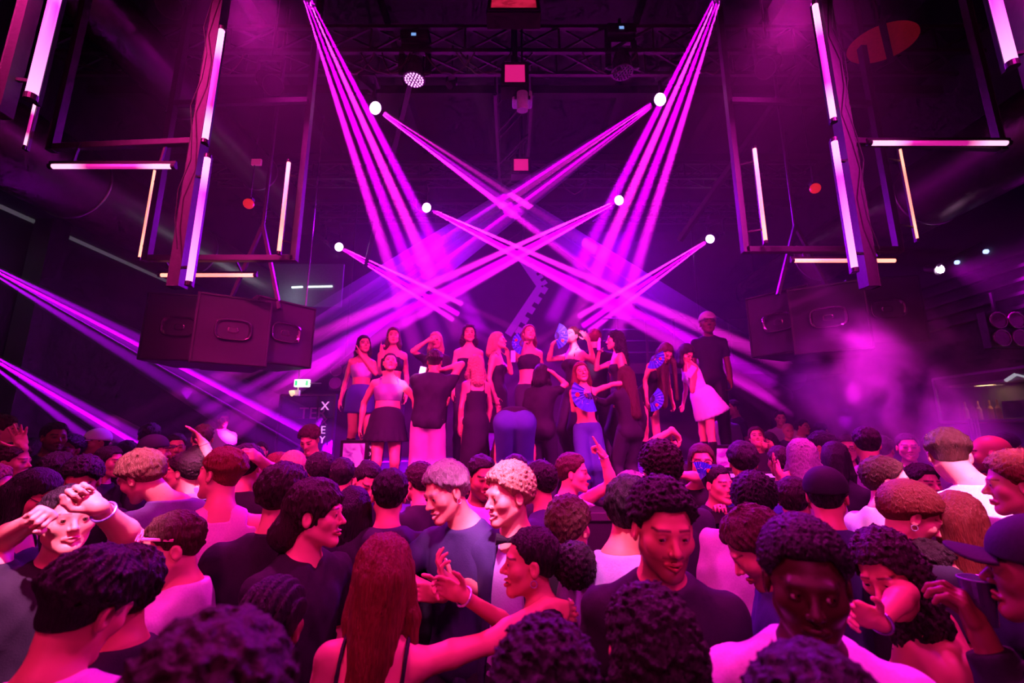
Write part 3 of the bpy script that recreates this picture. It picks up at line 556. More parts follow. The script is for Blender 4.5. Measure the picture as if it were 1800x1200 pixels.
# bar hatch in the right wall
o = empty('bar_hatch', (XR - .1, 5.8, 2.14), 'lit glass bar hatch in the right wall with a shelf', 'bar hatch')
GW = bpy.data.materials.new('hatch_glass'); GW.use_nodes = True; g = GW.node_tree.nodes['Principled BSDF']; g.inputs['Transmission Weight'].default_value = 1; g.inputs['Roughness'].default_value = .02; g.inputs['Base Color'].default_value = (.8, .85, .9, 1); g.inputs['Alpha'].default_value = .25
bm = new()
for (a, b) in (((4.6, 2.74), (6.62, 2.74)), ((6.62, 2.74), (6.62, 2.12)), ((6.62, 2.12), (4.6, 2.12))): bar(bm, (XR - .35, a[0], a[1]), (XR - .35, b[0], b[1]), .03)
link('frame', bm, mat('hatch_frame', (.25, .2, .28), .3, .6), o)
bm = new(); box(bm, (XR - .36, 4.6, 2.13), (XR - .352, 6.6, 2.73)); link('pane', bm, GW, o)
bm = new(); box(bm, (XR - .34, 4.6, 2.10), (XR - .01, 6.6, 2.14)); link('shelf', bm, mat('shelf_wood', (.35, .2, .08), .4), o)
bm = new(); box(bm, (XR - .25, 5.3, 2.60), (XR - .01, 6.5, 2.63)); link('upper_shelf', bm, mat('shelf_steel', (.5, .45, .4), .3, .5), o)
lamp('AREA', (XR - .18, 6.0, 2.58), (XR - .18, 6.0, 2.2), 2.5, (1, .6, .25), .2, name='hatch_light')
lamp('POINT', (XR - .30, 5.05, 2.5), (0, 0, 0), .7, (.8, .9, .9), .05, name='hatch_light')
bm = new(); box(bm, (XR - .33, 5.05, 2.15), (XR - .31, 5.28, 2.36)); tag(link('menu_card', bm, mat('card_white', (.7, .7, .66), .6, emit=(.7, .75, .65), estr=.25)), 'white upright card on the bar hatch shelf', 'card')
bm = new(); box(bm, (XR - .25, 5.45, 2.15), (XR - .22, 5.85, 2.36)); tag(link('till_screen', bm, M_['dark']), 'dark till screen on the bar hatch shelf', 'screen')
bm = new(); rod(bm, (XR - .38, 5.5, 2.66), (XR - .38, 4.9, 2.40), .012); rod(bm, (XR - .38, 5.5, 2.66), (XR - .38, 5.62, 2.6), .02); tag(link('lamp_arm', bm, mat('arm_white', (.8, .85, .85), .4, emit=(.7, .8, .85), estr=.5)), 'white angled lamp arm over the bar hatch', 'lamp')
for i, y in enumerate((5.95, 6.05, 6.2, 6.38, 5.36)):
    bm = new(); rod(bm, (XR - .2, y, 2.142), (XR - .2, y, 2.28), .03, seg=14); rod(bm, (XR - .2, y, 2.28), (XR - .2, y, 2.32), .03, .012, 14); rod(bm, (XR - .2, y, 2.32), (XR - .2, y, 2.39), .012, seg=14)
    tag(link('bottle', bm, mat('bottle_amber', (.45, .2, .03), .15), None), ['amber bottle left of the till screen on the hatch shelf','second amber bottle left of the till screen','third amber bottle left of the till screen','amber bottle farthest along the hatch shelf from the card','amber bottle between the till screen and the white card'][i], 'bottle', 'bottles on the bar hatch shelf')
bm = new(); rod(bm, (XR - .5, 6.05, 0.0), (XR - .5, 6.05, 2.15), .02); rod(bm, (XR - .42, 6.05, 0.0), (XR - .42, 6.05, 2.15), .02); tag(link('chrome_rail', bm, M_['gal']), 'pair of chrome uprights below the bar hatch', 'rail')
# ------------------------------------------------------------------ distance-field sculpting
F = np.float32
LODG = 1.0
def A3(v): return np.array(v, dtype=F)
def smin(a, b, k):
    h = np.clip(0.5 + 0.5 * (b - a) / k, 0, 1)
    return b + (a - b) * h - k * h * (1 - h)
def smax(a, b, k): return -smin(-a, -b, k)
def cap(P, a, b, ra, rb):
    a = A3(a); ba = A3(b) - a; pa = P - a
    t = np.clip((pa @ ba) / max(float(ba @ ba), 1e-9), 0, 1)
    q = pa - t[:, None] * ba
    return np.sqrt(np.einsum('ij,ij->i', q, q)) - (ra + (rb - ra) * t)
def ball(P, c, r):
    q = P - A3(c); return np.sqrt(np.einsum('ij,ij->i', q, q)) - r
def ell(P, c, r):
    q = (P - A3(c)) / A3(r)
    k0 = np.sqrt(np.einsum('ij,ij->i', q, q)) + 1e-6
    g = q / A3(r); k1 = np.sqrt(np.einsum('ij,ij->i', g, g)) + 1e-6
    return k0 * (k0 - 1) / k1
def wob(P, f, seed=0.0):
    """cheap smooth noise, about -1..1"""
    x, y, z = P[:, 0] * f, P[:, 1] * f, P[:, 2] * f
    a = np.sin(x + 1.7 * np.sin(y * .9 + seed) + seed) * np.cos(y * 1.1 + 1.3 * np.sin(z + seed * 2))
    b = np.sin(z * 1.2 + 1.5 * np.sin(x * .8 + 2 + seed)) * np.cos(x * .7 + y * .6)
    return .5 * (a + b)
def sculpt(f, lo, hi, h, keep=None):
    """surface nets on sparse blocks: returns verts (N,3), quads (M,4)"""
    lo = np.array(lo, float); hi = np.array(hi, float)
    nb = np.maximum(np.ceil((hi - lo) / (8 * h)).astype(int), 1)
    I = np.stack(np.meshgrid(*[np.arange(n) for n in nb], indexing='ij'), -1).reshape(-1, 3)
    c = (lo + (I + .5) * 8 * h).astype(F)
    d = f(c)
    I = I[np.abs(d) < 8 * h * 1.05]
    if len(I) == 0: return np.zeros((0, 3)), np.zeros((0, 4), int)
    g9 = np.stack(np.meshgrid(*[np.arange(9)] * 3, indexing='ij'), -1).reshape(-1, 3)
    out_v, out_id, quads = [], [], []
    D = (nb * 8 + 4).astype(np.int64)
    def gid(a): a = a + 1; return (a[..., 0] * D[1] + a[..., 1]) * D[2] + a[..., 2]
    CH = 160
    E12 = [((0,0,0),(1,0,0)),((0,1,0),(1,1,0)),((0,0,1),(1,0,1)),((0,1,1),(1,1,1)),((0,0,0),(0,1,0)),((1,0,0),(1,1,0)),
           ((0,0,1),(0,1,1)),((1,0,1),(1,1,1)),((0,0,0),(0,0,1)),((1,0,0),(1,0,1)),((0,1,0),(0,1,1)),((1,1,0),(1,1,1))]
    for s0 in range(0, len(I), CH):
        J = I[s0:s0 + CH]; n = len(J)
        G = J[:, None, :] * 8 + g9[None]
        pts = (lo + G * h).astype(F).reshape(-1, 3)
        V = f(pts).reshape(n, 9, 9, 9)
        s = V < 0
        cnt = np.zeros((n, 8, 8, 8), F); acc = np.zeros((n, 8, 8, 8, 3), F)
        sl = lambda o: tuple([slice(None)] + [slice(q, q + 8) for q in o])
        for p, q in E12:
            va, vb = V[sl(p)], V[sl(q)]
            m = (va < 0) != (vb < 0)
            t = np.where(m, va / np.where(m, va - vb, 1), 0)
            cnt += m
            pa, qa = A3(p), A3(q)
            acc += m[..., None] * (pa + t[..., None] * (qa - pa))
        b, i, j, k = np.nonzero(cnt)
        ce = J[b] * 8 + np.stack([i, j, k], 1)
        out_v.append(lo + (ce + acc[b, i, j, k] / cnt[b, i, j, k][:, None]) * h)
        out_id.append(gid(ce))
        for ax in range(3):
            o = [0, 0, 0]; o[ax] = 1
            m = s[sl((0, 0, 0))] != s[sl(o)]
            b, i, j, k = np.nonzero(m)
            if len(b) == 0: continue
            g = J[b] * 8 + np.stack([i, j, k], 1)
            u, v = np.zeros(3, int), np.zeros(3, int)
            u[(ax + 1) % 3] = 1; v[(ax + 2) % 3] = 1
            q = np.stack([gid(g - u - v), gid(g - v), gid(g), gid(g - u)], 1)
            inside = s[b, i, j, k]
            q[~inside] = q[~inside][:, ::-1]
            quads.append(q)
    V = np.concatenate(out_v); ids = np.concatenate(out_id); Q = np.concatenate(quads)
    o = np.argsort(ids); ids = ids[o]; V = V[o]
    k = np.clip(np.searchsorted(ids, Q), 0, len(ids) - 1)
    Q = k[(ids[k] == Q).all(1)]
    if keep is not None:
        Q = Q[keep(V[Q].mean(1).astype(F))]
    used = np.unique(Q)
    return V[used], np.searchsorted(used, Q)
def join(parts):
    vs, qs, n = [], [], 0
    for v, q in parts:
        if len(v) == 0: continue
        vs.append(v); qs.append(q + n); n += len(v)
    return np.concatenate(vs), np.concatenate(qs)
def to_obj(name, v, q, mat, parent=None, tint=None):
    me = bpy.data.meshes.new(name)
    me.vertices.add(len(v)); me.vertices.foreach_set('co', np.asarray(v, F).ravel())
    me.loops.add(q.size); me.loops.foreach_set('vertex_index', q.ravel().astype(np.int32))
    me.polygons.add(len(q)); me.polygons.foreach_set('loop_start', np.arange(0, q.size, 4, dtype=np.int32))
    me.polygons.foreach_set('use_smooth', np.ones(len(q), bool))
    me.update(calc_edges=True)
    if tint is not None:
        ca = me.color_attributes.new('tint', 'FLOAT_COLOR', 'POINT')
        ca.data.foreach_set('color', np.concatenate([tint, np.ones((len(v), 1))], 1).astype(F).ravel())
    me.materials.append(mat)
    o = bpy.data.objects.new(name, me); COL.objects.link(o)
    if parent is not None:
        o.parent = parent; o.matrix_parent_inverse = parent.matrix_world.inverted()
    return o

# ------------------------------------------------------------------ head, hair (head frame: x right, y face, z up)
def head_sdf(q, o):
    f = o.get('wf', 1.0)
    d = ell(q, (0, -.014, .032), (.075, .094, .086))
    d = smin(d, ell(q, (0, .022, -.03), (.062 * f, .068, .088)), .03)
    jw = .049 * f
    for s in (-1, 1):
        d = smin(d, cap(q, (s * jw, .0, -.058), (s * .014, .068, -.104), .02, .018), .025)
        d = smin(d, ball(q, (s * .043, .055, -.026), .023), .022)
    d = smin(d, ball(q, (0, .072, -.106), .018), .016)
    d = smin(d, cap(q, (-.034, .078, .015), (.034, .078, .015), .0135, .0135), .014)
    for s in (-1, 1):
        d = smax(d, -ball(q, (s * .031, .104, -.004), .0155), .014)
    d = smin(d, cap(q, (0, .083, .006), (0, .109, -.033), .0065, .0105), .010)
    for s in (-1, 1):
        d = smin(d, ball(q, (s * .0115, .096, -.037), .0078), .006)
        lid = ball(q, (s * .031, .0775, -.002), .0142)
        if o.get('eyes', 'open') == 'open':
            lid = smax(lid, -ell(q, (s * .031, .094, -.0035), (.0128, .012, .0036)), .002)
        d = smin(d, lid, .003)
    # mouth
    sm = o.get('smile', 0.0); op = o.get('open', 0.0)
    wx = .023 + .006 * sm
    for s in (-1, 1):
        d = smin(d, cap(q, (s * .004, .0965, -.0655 + op * .003), (s * wx, .082, -.071 + .009 * sm), .0062, .003), .005)
        d = smin(d, cap(q, (0, .0945, -.0775 - op * .012), (s * wx, .081, -.0735 + .009 * sm - op * .004), .0072, .003), .005)
    d = smax(d, -ell(q, (0, .096, -.0715 + .004 * sm - op * .005), (wx * .9, .012, .0014 + .007 * op)), .003)
    for s in (-1, 1):
        e = ell(q, (s * (.079), -.008, -.012), (.009, .019, .031))
        e = smax(e, -ell(q, (s * .088, -.002, -.008), (.008, .010, .019)), .004)
        d = smin(d, e, .006)
    return d
def face_tint(q, o):
    """albedo multiplier per vertex in the head frame"""
    x, y, z = q[:, 0], q[:, 1], q[:, 2]; ax = np.abs(x)
    t = np.ones((len(q), 3))
    def mix(w, c):
        w = np.clip(w, 0, 1)[:, None]; t[:] = t * (1 - w) + np.array(c) * w
    front = (y > .03)
    sm = o.get('smile', 0.0); op = o.get('open', 0.0)
    hc = np.array(o['hair_col']) / np.array(o['skin'])
    st = o.get('stubble', 0)
    if o['hair'] == 'fade': mix(np.clip((z + .065) / .07, 0, 1) * np.clip((.028 - y - .4 * np.clip(-z, 0, .1)) / .01, 0, 1) * (ax < .084) * .8, hc * .8 + .12)
    if st:
        w = np.clip((-.052 - z + .25 * np.clip(.05 - y, 0, .1)) / .012, 0, 1) * (y > -.01) * np.clip((z + .155) / .02, 0, 1)
        w = np.maximum(w, np.exp(-((z + .054) / .006) ** 2) * (ax < .03) * front)
        mix(w * st * .75, hc * .9 + .12)
    br = np.exp(-((z - (.0205 + .08 * np.clip(ax - .012, 0, .022) - .14 * np.clip(ax - .036, 0, .1))) / (.0036 if o.get('near') else .0058)) ** 4) * (ax > .011) * (ax < .054) * (y > .05)
    mix(br * o.get('brow', .85 if o.get('near') else 1.0), hc)
    lz = -.0715 + .35 * sm * np.clip(ax - .008, 0, .1) - op * .004
    w = np.exp(-((z - lz) / (.0088 + op * .008)) ** 4) * np.clip((.026 - ax + .006 * sm) / .004, 0, 1) * (y > .07)
    mix(w * .8, (.85, .42, .50))
    w = np.exp(-((z - lz) / (.0016 + op * .006)) ** 2) * (ax < .024 + .006 * sm) * (y > .06)
    if op > .3: mix(w, (1.3, 2.1, 2.6))
    else: mix(w * .8, (.25, .12, .15))
    nr_ = bool(o.get('near')); ey = np.exp(-(((ax - .031) / (.015 if nr_ else .017)) ** 2 + ((z + .002) / (.006 if nr_ else .0085)) ** 2) ** 2) * (y > .05)
    mix(ey * (.95 if not nr_ else .75 if o.get('eyes') == 'shut' else .35), (.07, .04, .05) if not nr_ else (.16, .10, .12))
    return t
def hair_sdf(q, o, P, W):
    """q: head frame points; P: world points; W: head centre, down vector frame"""
    k = o['hair']
    t = {'buzz': .004, 'fade': .014, 'short': .010, 'curly': .019, 'bigcurly': .034, 'afro': .014, 'fringe': .014, 'mullet': .015, 'long': .012,
         'longcurly': .020, 'bun': .006, 'pony': .008, 'rows': .007, 'cap': .008, 'wavy': .015, 'bob': .015}[k]
    t = t + o.get('hair_t', 0)
    r = (.077 + t, .096 + t, .088 + t)
    z = q[:, 2]; y = q[:, 1]; x = q[:, 0]
    tight = k not in ('long', 'longcurly', 'bob', 'mullet', 'cap')
    if tight: r = (.079, .098, .090)
    sh = ell(q, (0, -.016, .034), r)
    sh = smin(sh, ell(q, (0, -.030, -.028), (.0605 + (0 if tight else t * .4), .057 + (0 if tight else t * .5), .055)), .02)
    # strand relief
    g = o.get('grain', .003)
    if k in ('curly', 'bigcurly', 'afro', 'longcurly', 'wavy'):
        fq, am = {'curly': (210, .0085), 'bigcurly': (180, .012), 'afro': (360, .0045), 'longcurly': (165, .011), 'wavy': (150, .007)}[k]
        rel = am * wob(q, fq, 1.0) + am * .45 * wob(q, fq * 2.1, 3.0)
    elif k == 'rows':
        rel = .011 * (np.abs(np.sin(x * 3.14159 / .024 + .4)) - .6)
    else:
        ang = np.arctan2(x, np.abs(y + .02) + .03)
        rel = g * np.sin(ang * 34 + 3 * np.sin(z * 40)) + g * .8 * wob(q * np.array([1, 1, .35], F), 330, 2)
        rel = rel + .004 * wob(q, 60, 5.0) + .0045 * o.get('tousle', 1) * (k in ('short', 'fade', 'mullet', 'wavy', 'buzz')) * wob(q * np.array([1, .45, 1], F), 125, 7.0 + o['at'][0] * .1)
    d = sh - rel if not tight else sh
    hl = o.get('hairline', .066)
    if k in ('fringe',): hl = .030
    if k == 'mullet': hl = .040
    # face opening: a rounded wedge in front
    fz = z - (hl - 1.6 * np.clip(np.abs(x) - .042, 0, .1))
    cut = smax(fz, (.030 if k not in ('fade', 'buzz') else .026) - y, .012)      # >0 is hair allowed
    low = z + .018 - .55 * y + (0 if k in ('fade', 'buzz', 'short', 'curly', 'afro', 'rows', 'fringe', 'pony', 'bun', 'wavy') else .02)
    if k in ('long', 'longcurly', 'bob', 'mullet'):
        low = z + .05 - .3 * y
    if tight:                                           # volume thins out towards the hairline and the nape
        st_ = lambda a: np.clip(a, 0, 1) ** 2 * (3 - 2 * np.clip(a, 0, 1))
        lw = low if k != 'fade' else np.minimum(low, z + .005)
        g_ = st_(lw / (.05 if k != 'fade' else .04)) * (.45 + .55 * st_(cut / .03))
        d = sh - (t + rel) * g_ - rel * .15
    d = smax(d, -cut, .006)
    if k == 'cap':
        cp = ell(q, (0, -.014, .038), (.094, .112, .100)); cp = smax(cp, -(z - .022 - .10 * y), .004)
        return cp
    d = smax(d, -low, .008)
    for s in (-1, 1):                                   # leave the ears free
        if k not in ('long', 'longcurly', 'bob'):
            d = smax(d, -ell(q, (s * .085, -.004, -.014), (.022, .022, .033)), .004)
    Hc, dn, X, Y = W
    L = o.get('hair_len', .35)
    if k in ('long', 'longcurly', 'bob', 'mullet', 'pony'):
        if k == 'mullet': L = .075
        if k == 'bob': L = .10
        rel = P - Hc
        px_, py_, pz_ = rel @ X, rel @ Y, -(rel @ dn)   # body-ish frame, z up
        R = np.stack([px_, py_, pz_], 1).astype(F)
        sd = o.get('hair_side', 0)
        if k == 'pony':
            body = cap(R, (0, -.10, .05), (sd * .05, -.15, -.03), .028, .036)
            body = smin(body, cap(R, (sd * .05, -.15, -.03), (sd * .06, -.13, -L), .036, .018), .02)
        else:
            wd = .055 if k != 'longcurly' else .07
            body = cap(R, (0, -.055, .0), (sd * .05, -.085 - .02, -L), .085 if k != 'mullet' else .07, .07 if L < .5 else .05)
            if k in ('long', 'longcurly', 'bob'):
                for s in o.get('locks', (-1, 1)):
                    fr = o.get('hair_front', .0)
                    b2 = cap(R, (s * .067, -.018, .02), (s * (.085 + .02 * (k == 'longcurly')), -.02 + fr * .08, -.12), .026, .03)
                    b2 = smin(b2, cap(R, (s * .085, -.02 + fr * .08, -.12), (s * .09, -.05 + fr * .15, -L * .9), .03 + .008 * (k == 'longcurly'), .02), .02)
                    body = smin(body, b2, .025)
        if k == 'longcurly': rl = .009 * wob(R, 150, 1) + .005 * wob(R, 330, 4)
        else: rl = .0028 * wob(R * np.array([1, 1, .12], F), 420, 2) + .004 * wob(R * np.array([1, 1, .25], F), 110, 3)
        body = body - rl * (o.get('grain', .003) / .003)
        fc = ell(q, (0, .075, -.03), (.062, .075, .115))
        body = smax(body, -fc, .01)
        d = smin(d, body, .015)
    if k == 'bun':
        bs = o.get('bun', (-.115, .06, .036)); d = smin(d, ball(q, (0, bs[0], bs[1]), bs[2]) - bs[2] * .12 * wob(q, 200, 2) - bs[2] * .07 * wob(q, 420, 4), .01)
    return d

# ------------------------------------------------------------------ hands
def hand_caps(w, d, n, s, pose, flip):
    """w wrist, d pointing direction, n palm normal, flip +-1: side of the thumb"""
    l = np.cross(n, d) * flip
    T = lambda a, b, c: w + (d * a + l * b + n * c) * s
    out = [(T(-.01, 0, 0), T(.03, .008, 0), .026, .027), (T(.03, .02, 0), T(.082, .026, 0), .017, .014), (T(.03, .004, 0), T(.086, .008, 0), .017, .014),
           (T(.03, -.01, 0), T(.082, -.010, 0), .016, .013), (T(.03, -.02, 0), T(.074, -.026, 0), .015, .012)]
    curl = {'open': (.12, .15, .1), 'relax': (.35, .5, .35), 'fist': (1.45, 1.5, 1.0), 'grip': (.75, .95, .6), 'point': (1.4, 1.5, .9), 'wave': (.05, .1, .05)}[pose]
    lens = [(.040, .025, .020), (.045, .029, .022), (.042, .027, .021), (.032, .021, .018)]
    spread = {'open': .16, 'wave': .2}.get(pose, .05)
    for i, (bl, L) in enumerate(zip((.026, .008, -.010, -.026), lens)):
        p = T(.084 - .004 * abs(i - 1), bl, 0); a = 0; sp = (1.2 - i) * spread
        cc = curl
        if pose == 'point' and i == 0: cc = (.05, .05, .0)
        if pose in ('open', 'relax'): cc = tuple(c * (1 + .25 * i) for c in cc)
        for j, ln in enumerate(L):
            a += cc[j]
            dr = (d * math.cos(a) + n * math.sin(a)) * math.cos(sp) + l * math.sin(sp)
            e = p + dr * ln * s
            out.append((p, e, (.0092, .0085, .0078)[j], (.0085, .0078, .0066)[j])); p = e
    p = T(.012, .022, .004); dirs = [(.55, .75, .25), (.8, .45, .35), (.9, .15, .35)]
    if pose in ('fist', 'grip'): dirs = [(.6, .5, .6), (.75, -.1, .65), (.6, -.5, .5)]
    if pose in ('open', 'wave', 'point'): dirs = [(.5, .85, .1), (.7, .7, .1), (.85, .5, .1)]
    for j, (a, b, c) in enumerate(dirs):
        dr = d * a + l * b + n * c; dr = dr / np.linalg.norm(dr)
        e = p + dr * (.042, .033, .026)[j] * s
        out.append((p, e, (.0135, .0105, .0095)[j], (.0105, .0095, .0078)[j])); p = e
    return [(a, b, r1 * s, r2 * s) for a, b, r1, r2 in out]

def unit(v): v = np.asarray(v, float); return v / max(np.linalg.norm(v), 1e-9)
def NV(v): return np.array(v, float)

def person(spec):
    """one figure: a skin body mesh with hair, clothes and eyes as children"""
    o = dict(name='person', f=180, pitch=0, roll=0, sex='m', skin=SK['fair'], hair='short', hair_col=HC['dark'], top=('tee', 'black'), legs=('trousers', 'black_jeans'),
             shoes='black', lean=0, leanx=0, floor=0.0, arms={}, wide=1.0)
    o.update(spec)
    cx, cy, H = o['at']
    zc = o.get('zc') or 195.0 / H
    Hc = NV(at(cx, cy, zc - .055)); v = unit([Hc[0] - EYE.x, Hc[1] - EYE.y, 0]); Hc = Hc + v * .055
    lod = max(1.0, min(zc / 1.35, 6.5)) * LODG
    o['near'] = zc < 2.6
    s = (Hc[2] - o['floor']) / 1.635
    if o.get('s'): s = o['s']
    s = min(max(s, .86), 1.14)
    hs = o.get('hs', (s + 1) / 2)
    if o['sex'] == 'f': hs *= .96
    v = unit([Hc[0] - EYE.x, Hc[1] - EYE.y, 0]); r = NV([v[1], -v[0], 0]); UP = NV([0, 0, 1])
    def facing(deg): a = math.radians(deg); return -v * math.cos(a) + r * math.sin(a)
    # head frame
    fy = facing(o['f']); pt = math.radians(o['pitch']); rl = math.radians(o['roll'])
    Y = fy * math.cos(pt) - UP * math.sin(pt); Z = UP * math.cos(pt) + fy * math.sin(pt)
    X = np.cross(Y, Z)
    # roll > 0 tips the crown towards picture right whatever the facing
    axis = -v; c, sn = math.cos(rl), math.sin(rl)
    def rot(a): return a * c + np.cross(axis, a) * sn * -1 + axis * (axis @ a) * (1 - c)
    X, Y, Z = rot(X), rot(Y), rot(Z)
    R = np.stack([X, Y, Z], 1)
    loc = lambda P: ((P - A3(Hc)) @ R.astype(F) / F(hs)).astype(F)
    # torso frame
    b = o.get('b', o['f']); by = facing(b)
    pel_off = by * (-math.sin(math.radians(o['lean']))) + r * (-math.sin(math.radians(o['leanx'])))
    U = unit(UP * math.cos(math.radians(o['lean'])) + by * math.sin(math.radians(o['lean'])) + r * math.sin(math.radians(o['leanx'])))
    BX = unit(np.cross(by, U)); BY = np.cross(U, BX)
    w = (1.0 if o['sex'] == 'm' else .86) * o['wide']; fat = o.get('fat', 1.0)
    nb = Hc + R @ NV([0, -.03, -.07]) * hs
    B = nb - U * .125 * s - BY * .012 * s
    if 'shift' in o: B = B + r * o['shift'] * s
    T = lambda x, y, z: B + (BX * x * w + BY * y + U * z) * s
    pel = T(0, 0, -.53)
    # legs: feet under the hips on the floor
    hips = [T(-.088 / w, 0, -.555), T(.088 / w, 0, -.555)]
    legs = []
    fr, rt = facing(b), np.cross(facing(b), UP)
    st = o.get('stance', .11)
    for sg, hp in zip((-1, 1), hips):
        ft = NV([hp[0], hp[1], 0]) * 1.0; ft = ft + rt * sg * (st - .088) - fr * .02
        ft = ft - (NV([B[0], B[1], 0]) * 0)
        ft[2] = o['floor'] + .085 * s
        if o['lean']: ft = ft + fr * .12 * math.sin(math.radians(o['lean']))
        L1, L2 = .43 * s, .42 * s
        dv = ft - hp; D = np.linalg.norm(dv); u = dv / D
        if D >= L1 + L2: kn = hp + dv * (L1 / (L1 + L2))
        else:
            a = (L1 * L1 - L2 * L2 + D * D) / (2 * D); hh = math.sqrt(max(L1 * L1 - a * a, 0))
            fw = unit(fr - u * (fr @ u)); kn = hp + u * a + fw * hh
        legs.append((hp, kn, ft))
    # arms
    sh = [T(-.168, 0, -.055), T(.168, 0, -.055)]
    order = sorted((0, 1), key=lambda i: (sh[i] - Hc) @ r)       # picture left, picture right
    arms = {}
    for key, i in zip(('l', 'r'), order):
        S0 = sh[i]; sg = -1 if i == 0 else 1
        sp = o['arms'].get(key)
        UA, FA = .285 * s, .25 * s
        if sp is None or sp == 'rest':
            el = S0 + unit(-UP + BX * sg * .16 - BY * .12) * UA
            wr = el + unit(-UP + BY * .35) * FA
            hd = (unit(wr - el), 'relax', None)
        else:
            (ex, ey, ez), (hx, hy, hz) = sp[0], sp[1]
            e_t, h_t = NV(at(ex, ey, zc + ez)), NV(at(hx, hy, zc + hz))
            l1 = np.linalg.norm(e_t - S0); l1 = min(max(l1, UA * .8), UA * 1.22); el = S0 + unit(e_t - S0) * l1
            l2 = np.linalg.norm(h_t - el); l2 = min(max(l2, FA * .75), FA * 1.25); wr = el + unit(h_t - el) * l2
            pose = sp[2] if len(sp) > 2 else 'relax'
            hdir = unit(NV(at(sp[3][0], sp[3][1], zc + hz)) - wr) if len(sp) > 3 and sp[3] else unit(wr - el)
            hd = (hdir, pose, sp[4] if len(sp) > 4 else None)
        d = hd[0]
        n = hd[2]
        if n is None: n = unit(np.cross(d, BX * sg)) if abs(d @ UP) < .8 else -BX * sg
        elif n == 'cam': n = -v
        elif n == 'away': n = v
        elif n == 'down': n = -UP
        elif n == 'up': n = UP
        elif n == 'left': n = -r
        elif n == 'right': n = r
        n = unit(n - d * (n @ d))
        flip = 1 if (np.cross(n, d) @ (Hc - wr)) > 0 else -1
        arms[i] = (S0, el, wr, d, n, hd[1], flip)
    fatw = fat
    def torso(P, e=0.0):
        Q = ((P - A3(B)) @ np.stack([BX, BY, U], 1).astype(F) / F(s)).astype(F); e = e / s
        dd = smin(cap(Q, (-.02 * w, -.01, .0), (-.145 * w, 0, -.058), .055 + e, .046 + e), cap(Q, (.02 * w, -.01, .0), (.145 * w, 0, -.058), .055 + e, .046 + e), .03)
        dd = smin(dd, ell(Q, (0, .0, -.15), (.165 * w + e, .108 + e, .17 + e)), .05)
        dd = smin(dd, ell(Q, (0, .004, -.35), (.132 * w * fatw + e, .10 * fatw + e, .17 + e)), .06)
        dd = smin(dd, ell(Q, (0, -.005, -.50), (.158 * fatw + e, .112 * fatw + e, .11 + e)), .05)
        for sg in (-1, 1):
            dd = smin(dd, ball(Q, (sg * .07, -.045, -.53), .082 + e), .03)
            if o['sex'] == 'f': dd = smin(dd, ball(Q, (sg * .07, .078, -.185), .052 + e), .025)
        return dd * s
    def neck(P, e=0.0):
        rn = (.055 if o['sex'] == 'm' else .046) * s + e
        return smin(cap(P, Hc + R @ NV([0, -.022, -.04]) * hs, T(0, .0, -.02), rn, rn * 1.08), cap(P, T(0, -.02, .035), T(0, 0, -.06), .05 * s + e, .075 * s + e), .04 * s)
    def armf(P, i, e=0.0, upto=2, frac=1.0):
        S0, el, wr = arms[i][:3]; m = (1.0 if o['sex'] == 'm' else .82) * o.get('arm', 1.0)
        mid = S0 + (el - S0) * .45
        E = S0 + (el - S0) * (frac if upto == 1 else 1)
        dd = ball(P, S0, .050 * s * m + e)
        dd = smin(dd, cap(P, S0, mid, .047 * s * m + e, .046 * s * m + e), .012)
        dd = smin(dd, cap(P, mid, E, .046 * s * m + e, .037 * s * m + e), .012)
        if upto == 2:
            fm = el + (wr - el) * .3
            e2 = el + (wr - el) * frac
            dd = smin(dd, cap(P, el, fm, .039 * s * m + e, .041 * s * m + e), .015)
            dd = smin(dd, cap(P, fm, e2, .041 * s * m + e, .027 * s * m + e + .006 * (1 - frac)), .015)
        return dd
    def handf(P, i):
        S0, el, wr, d, n, pose, flip = arms[i]
        m = .92 if o['sex'] == 'f' else 1.0
        cs = hand_caps(wr, d, n, s * m, pose, flip)
        dd = None
        for j, (a, bb, r1, r2) in enumerate(cs):
            x = cap(P, a, bb, r1, r2)
            dd = x if dd is None else smin(dd, x, .010 if j < 5 else .004)
        return dd
    def legf(P, j, e=0.0, e2=None, cutk=False):
        hp, kn, ft = legs[j]; e2 = e if e2 is None else e2
        dd = cap(P, hp, kn, .082 * s * fatw + e, .055 * s + e2)
        if cutk: return dd
        cf = kn + (ft - kn) * .35 - fr * .015 * s
        dd = smin(dd, cap(P, kn, cf, .05 * s + e2, .052 * s + e2), .03)
        dd = smin(dd, cap(P, cf, ft, .050 * s + e2, .036 * s + e2), .02)
        return dd
    def footf(P, j, e=0.0):
        ft = legs[j][2]; z = NV([0, 0, -.045 * s])
        dd = cap(P, ft, ft + z, .036 * s + e, .038 * s + e)
        return smin(dd, smin(cap(P, ft + z - fr * .05 * s, ft + z + fr * .13 * s, .036 * s + e, .03 * s + e), dd + .05, .02), .03)
    Hf = A3(Hc)
    def skin_all(P, hands=True):
        dd = torso(P); dd = smin(dd, neck(P), .035)
        for i in (0, 1): dd = smin(dd, armf(P, i), .025)
        for j in (0, 1): dd = smin(dd, legf(P, j), .03)
        if hands:
            for i in (0, 1):
                m = ball(P, arms[i][2], .3) < 0
                if m.any(): dd[m] = smin(dd[m], handf(P[m], i), .012)
        for j in (0, 1):
            m = ball(P, legs[j][2], .35) < 0
            if m.any(): dd[m] = smin(dd[m], footf(P[m], j), .02)
        m = ball(P, Hf, .4) < 0
        if m.any(): dd[m] = smin(dd[m], head_sdf(loc(P[m]), o) * hs, .02)
        return dd
    hsph = .165 * hs
    hcen = [arms[i][2] + arms[i][3] * .08 * s for i in (0, 1)]
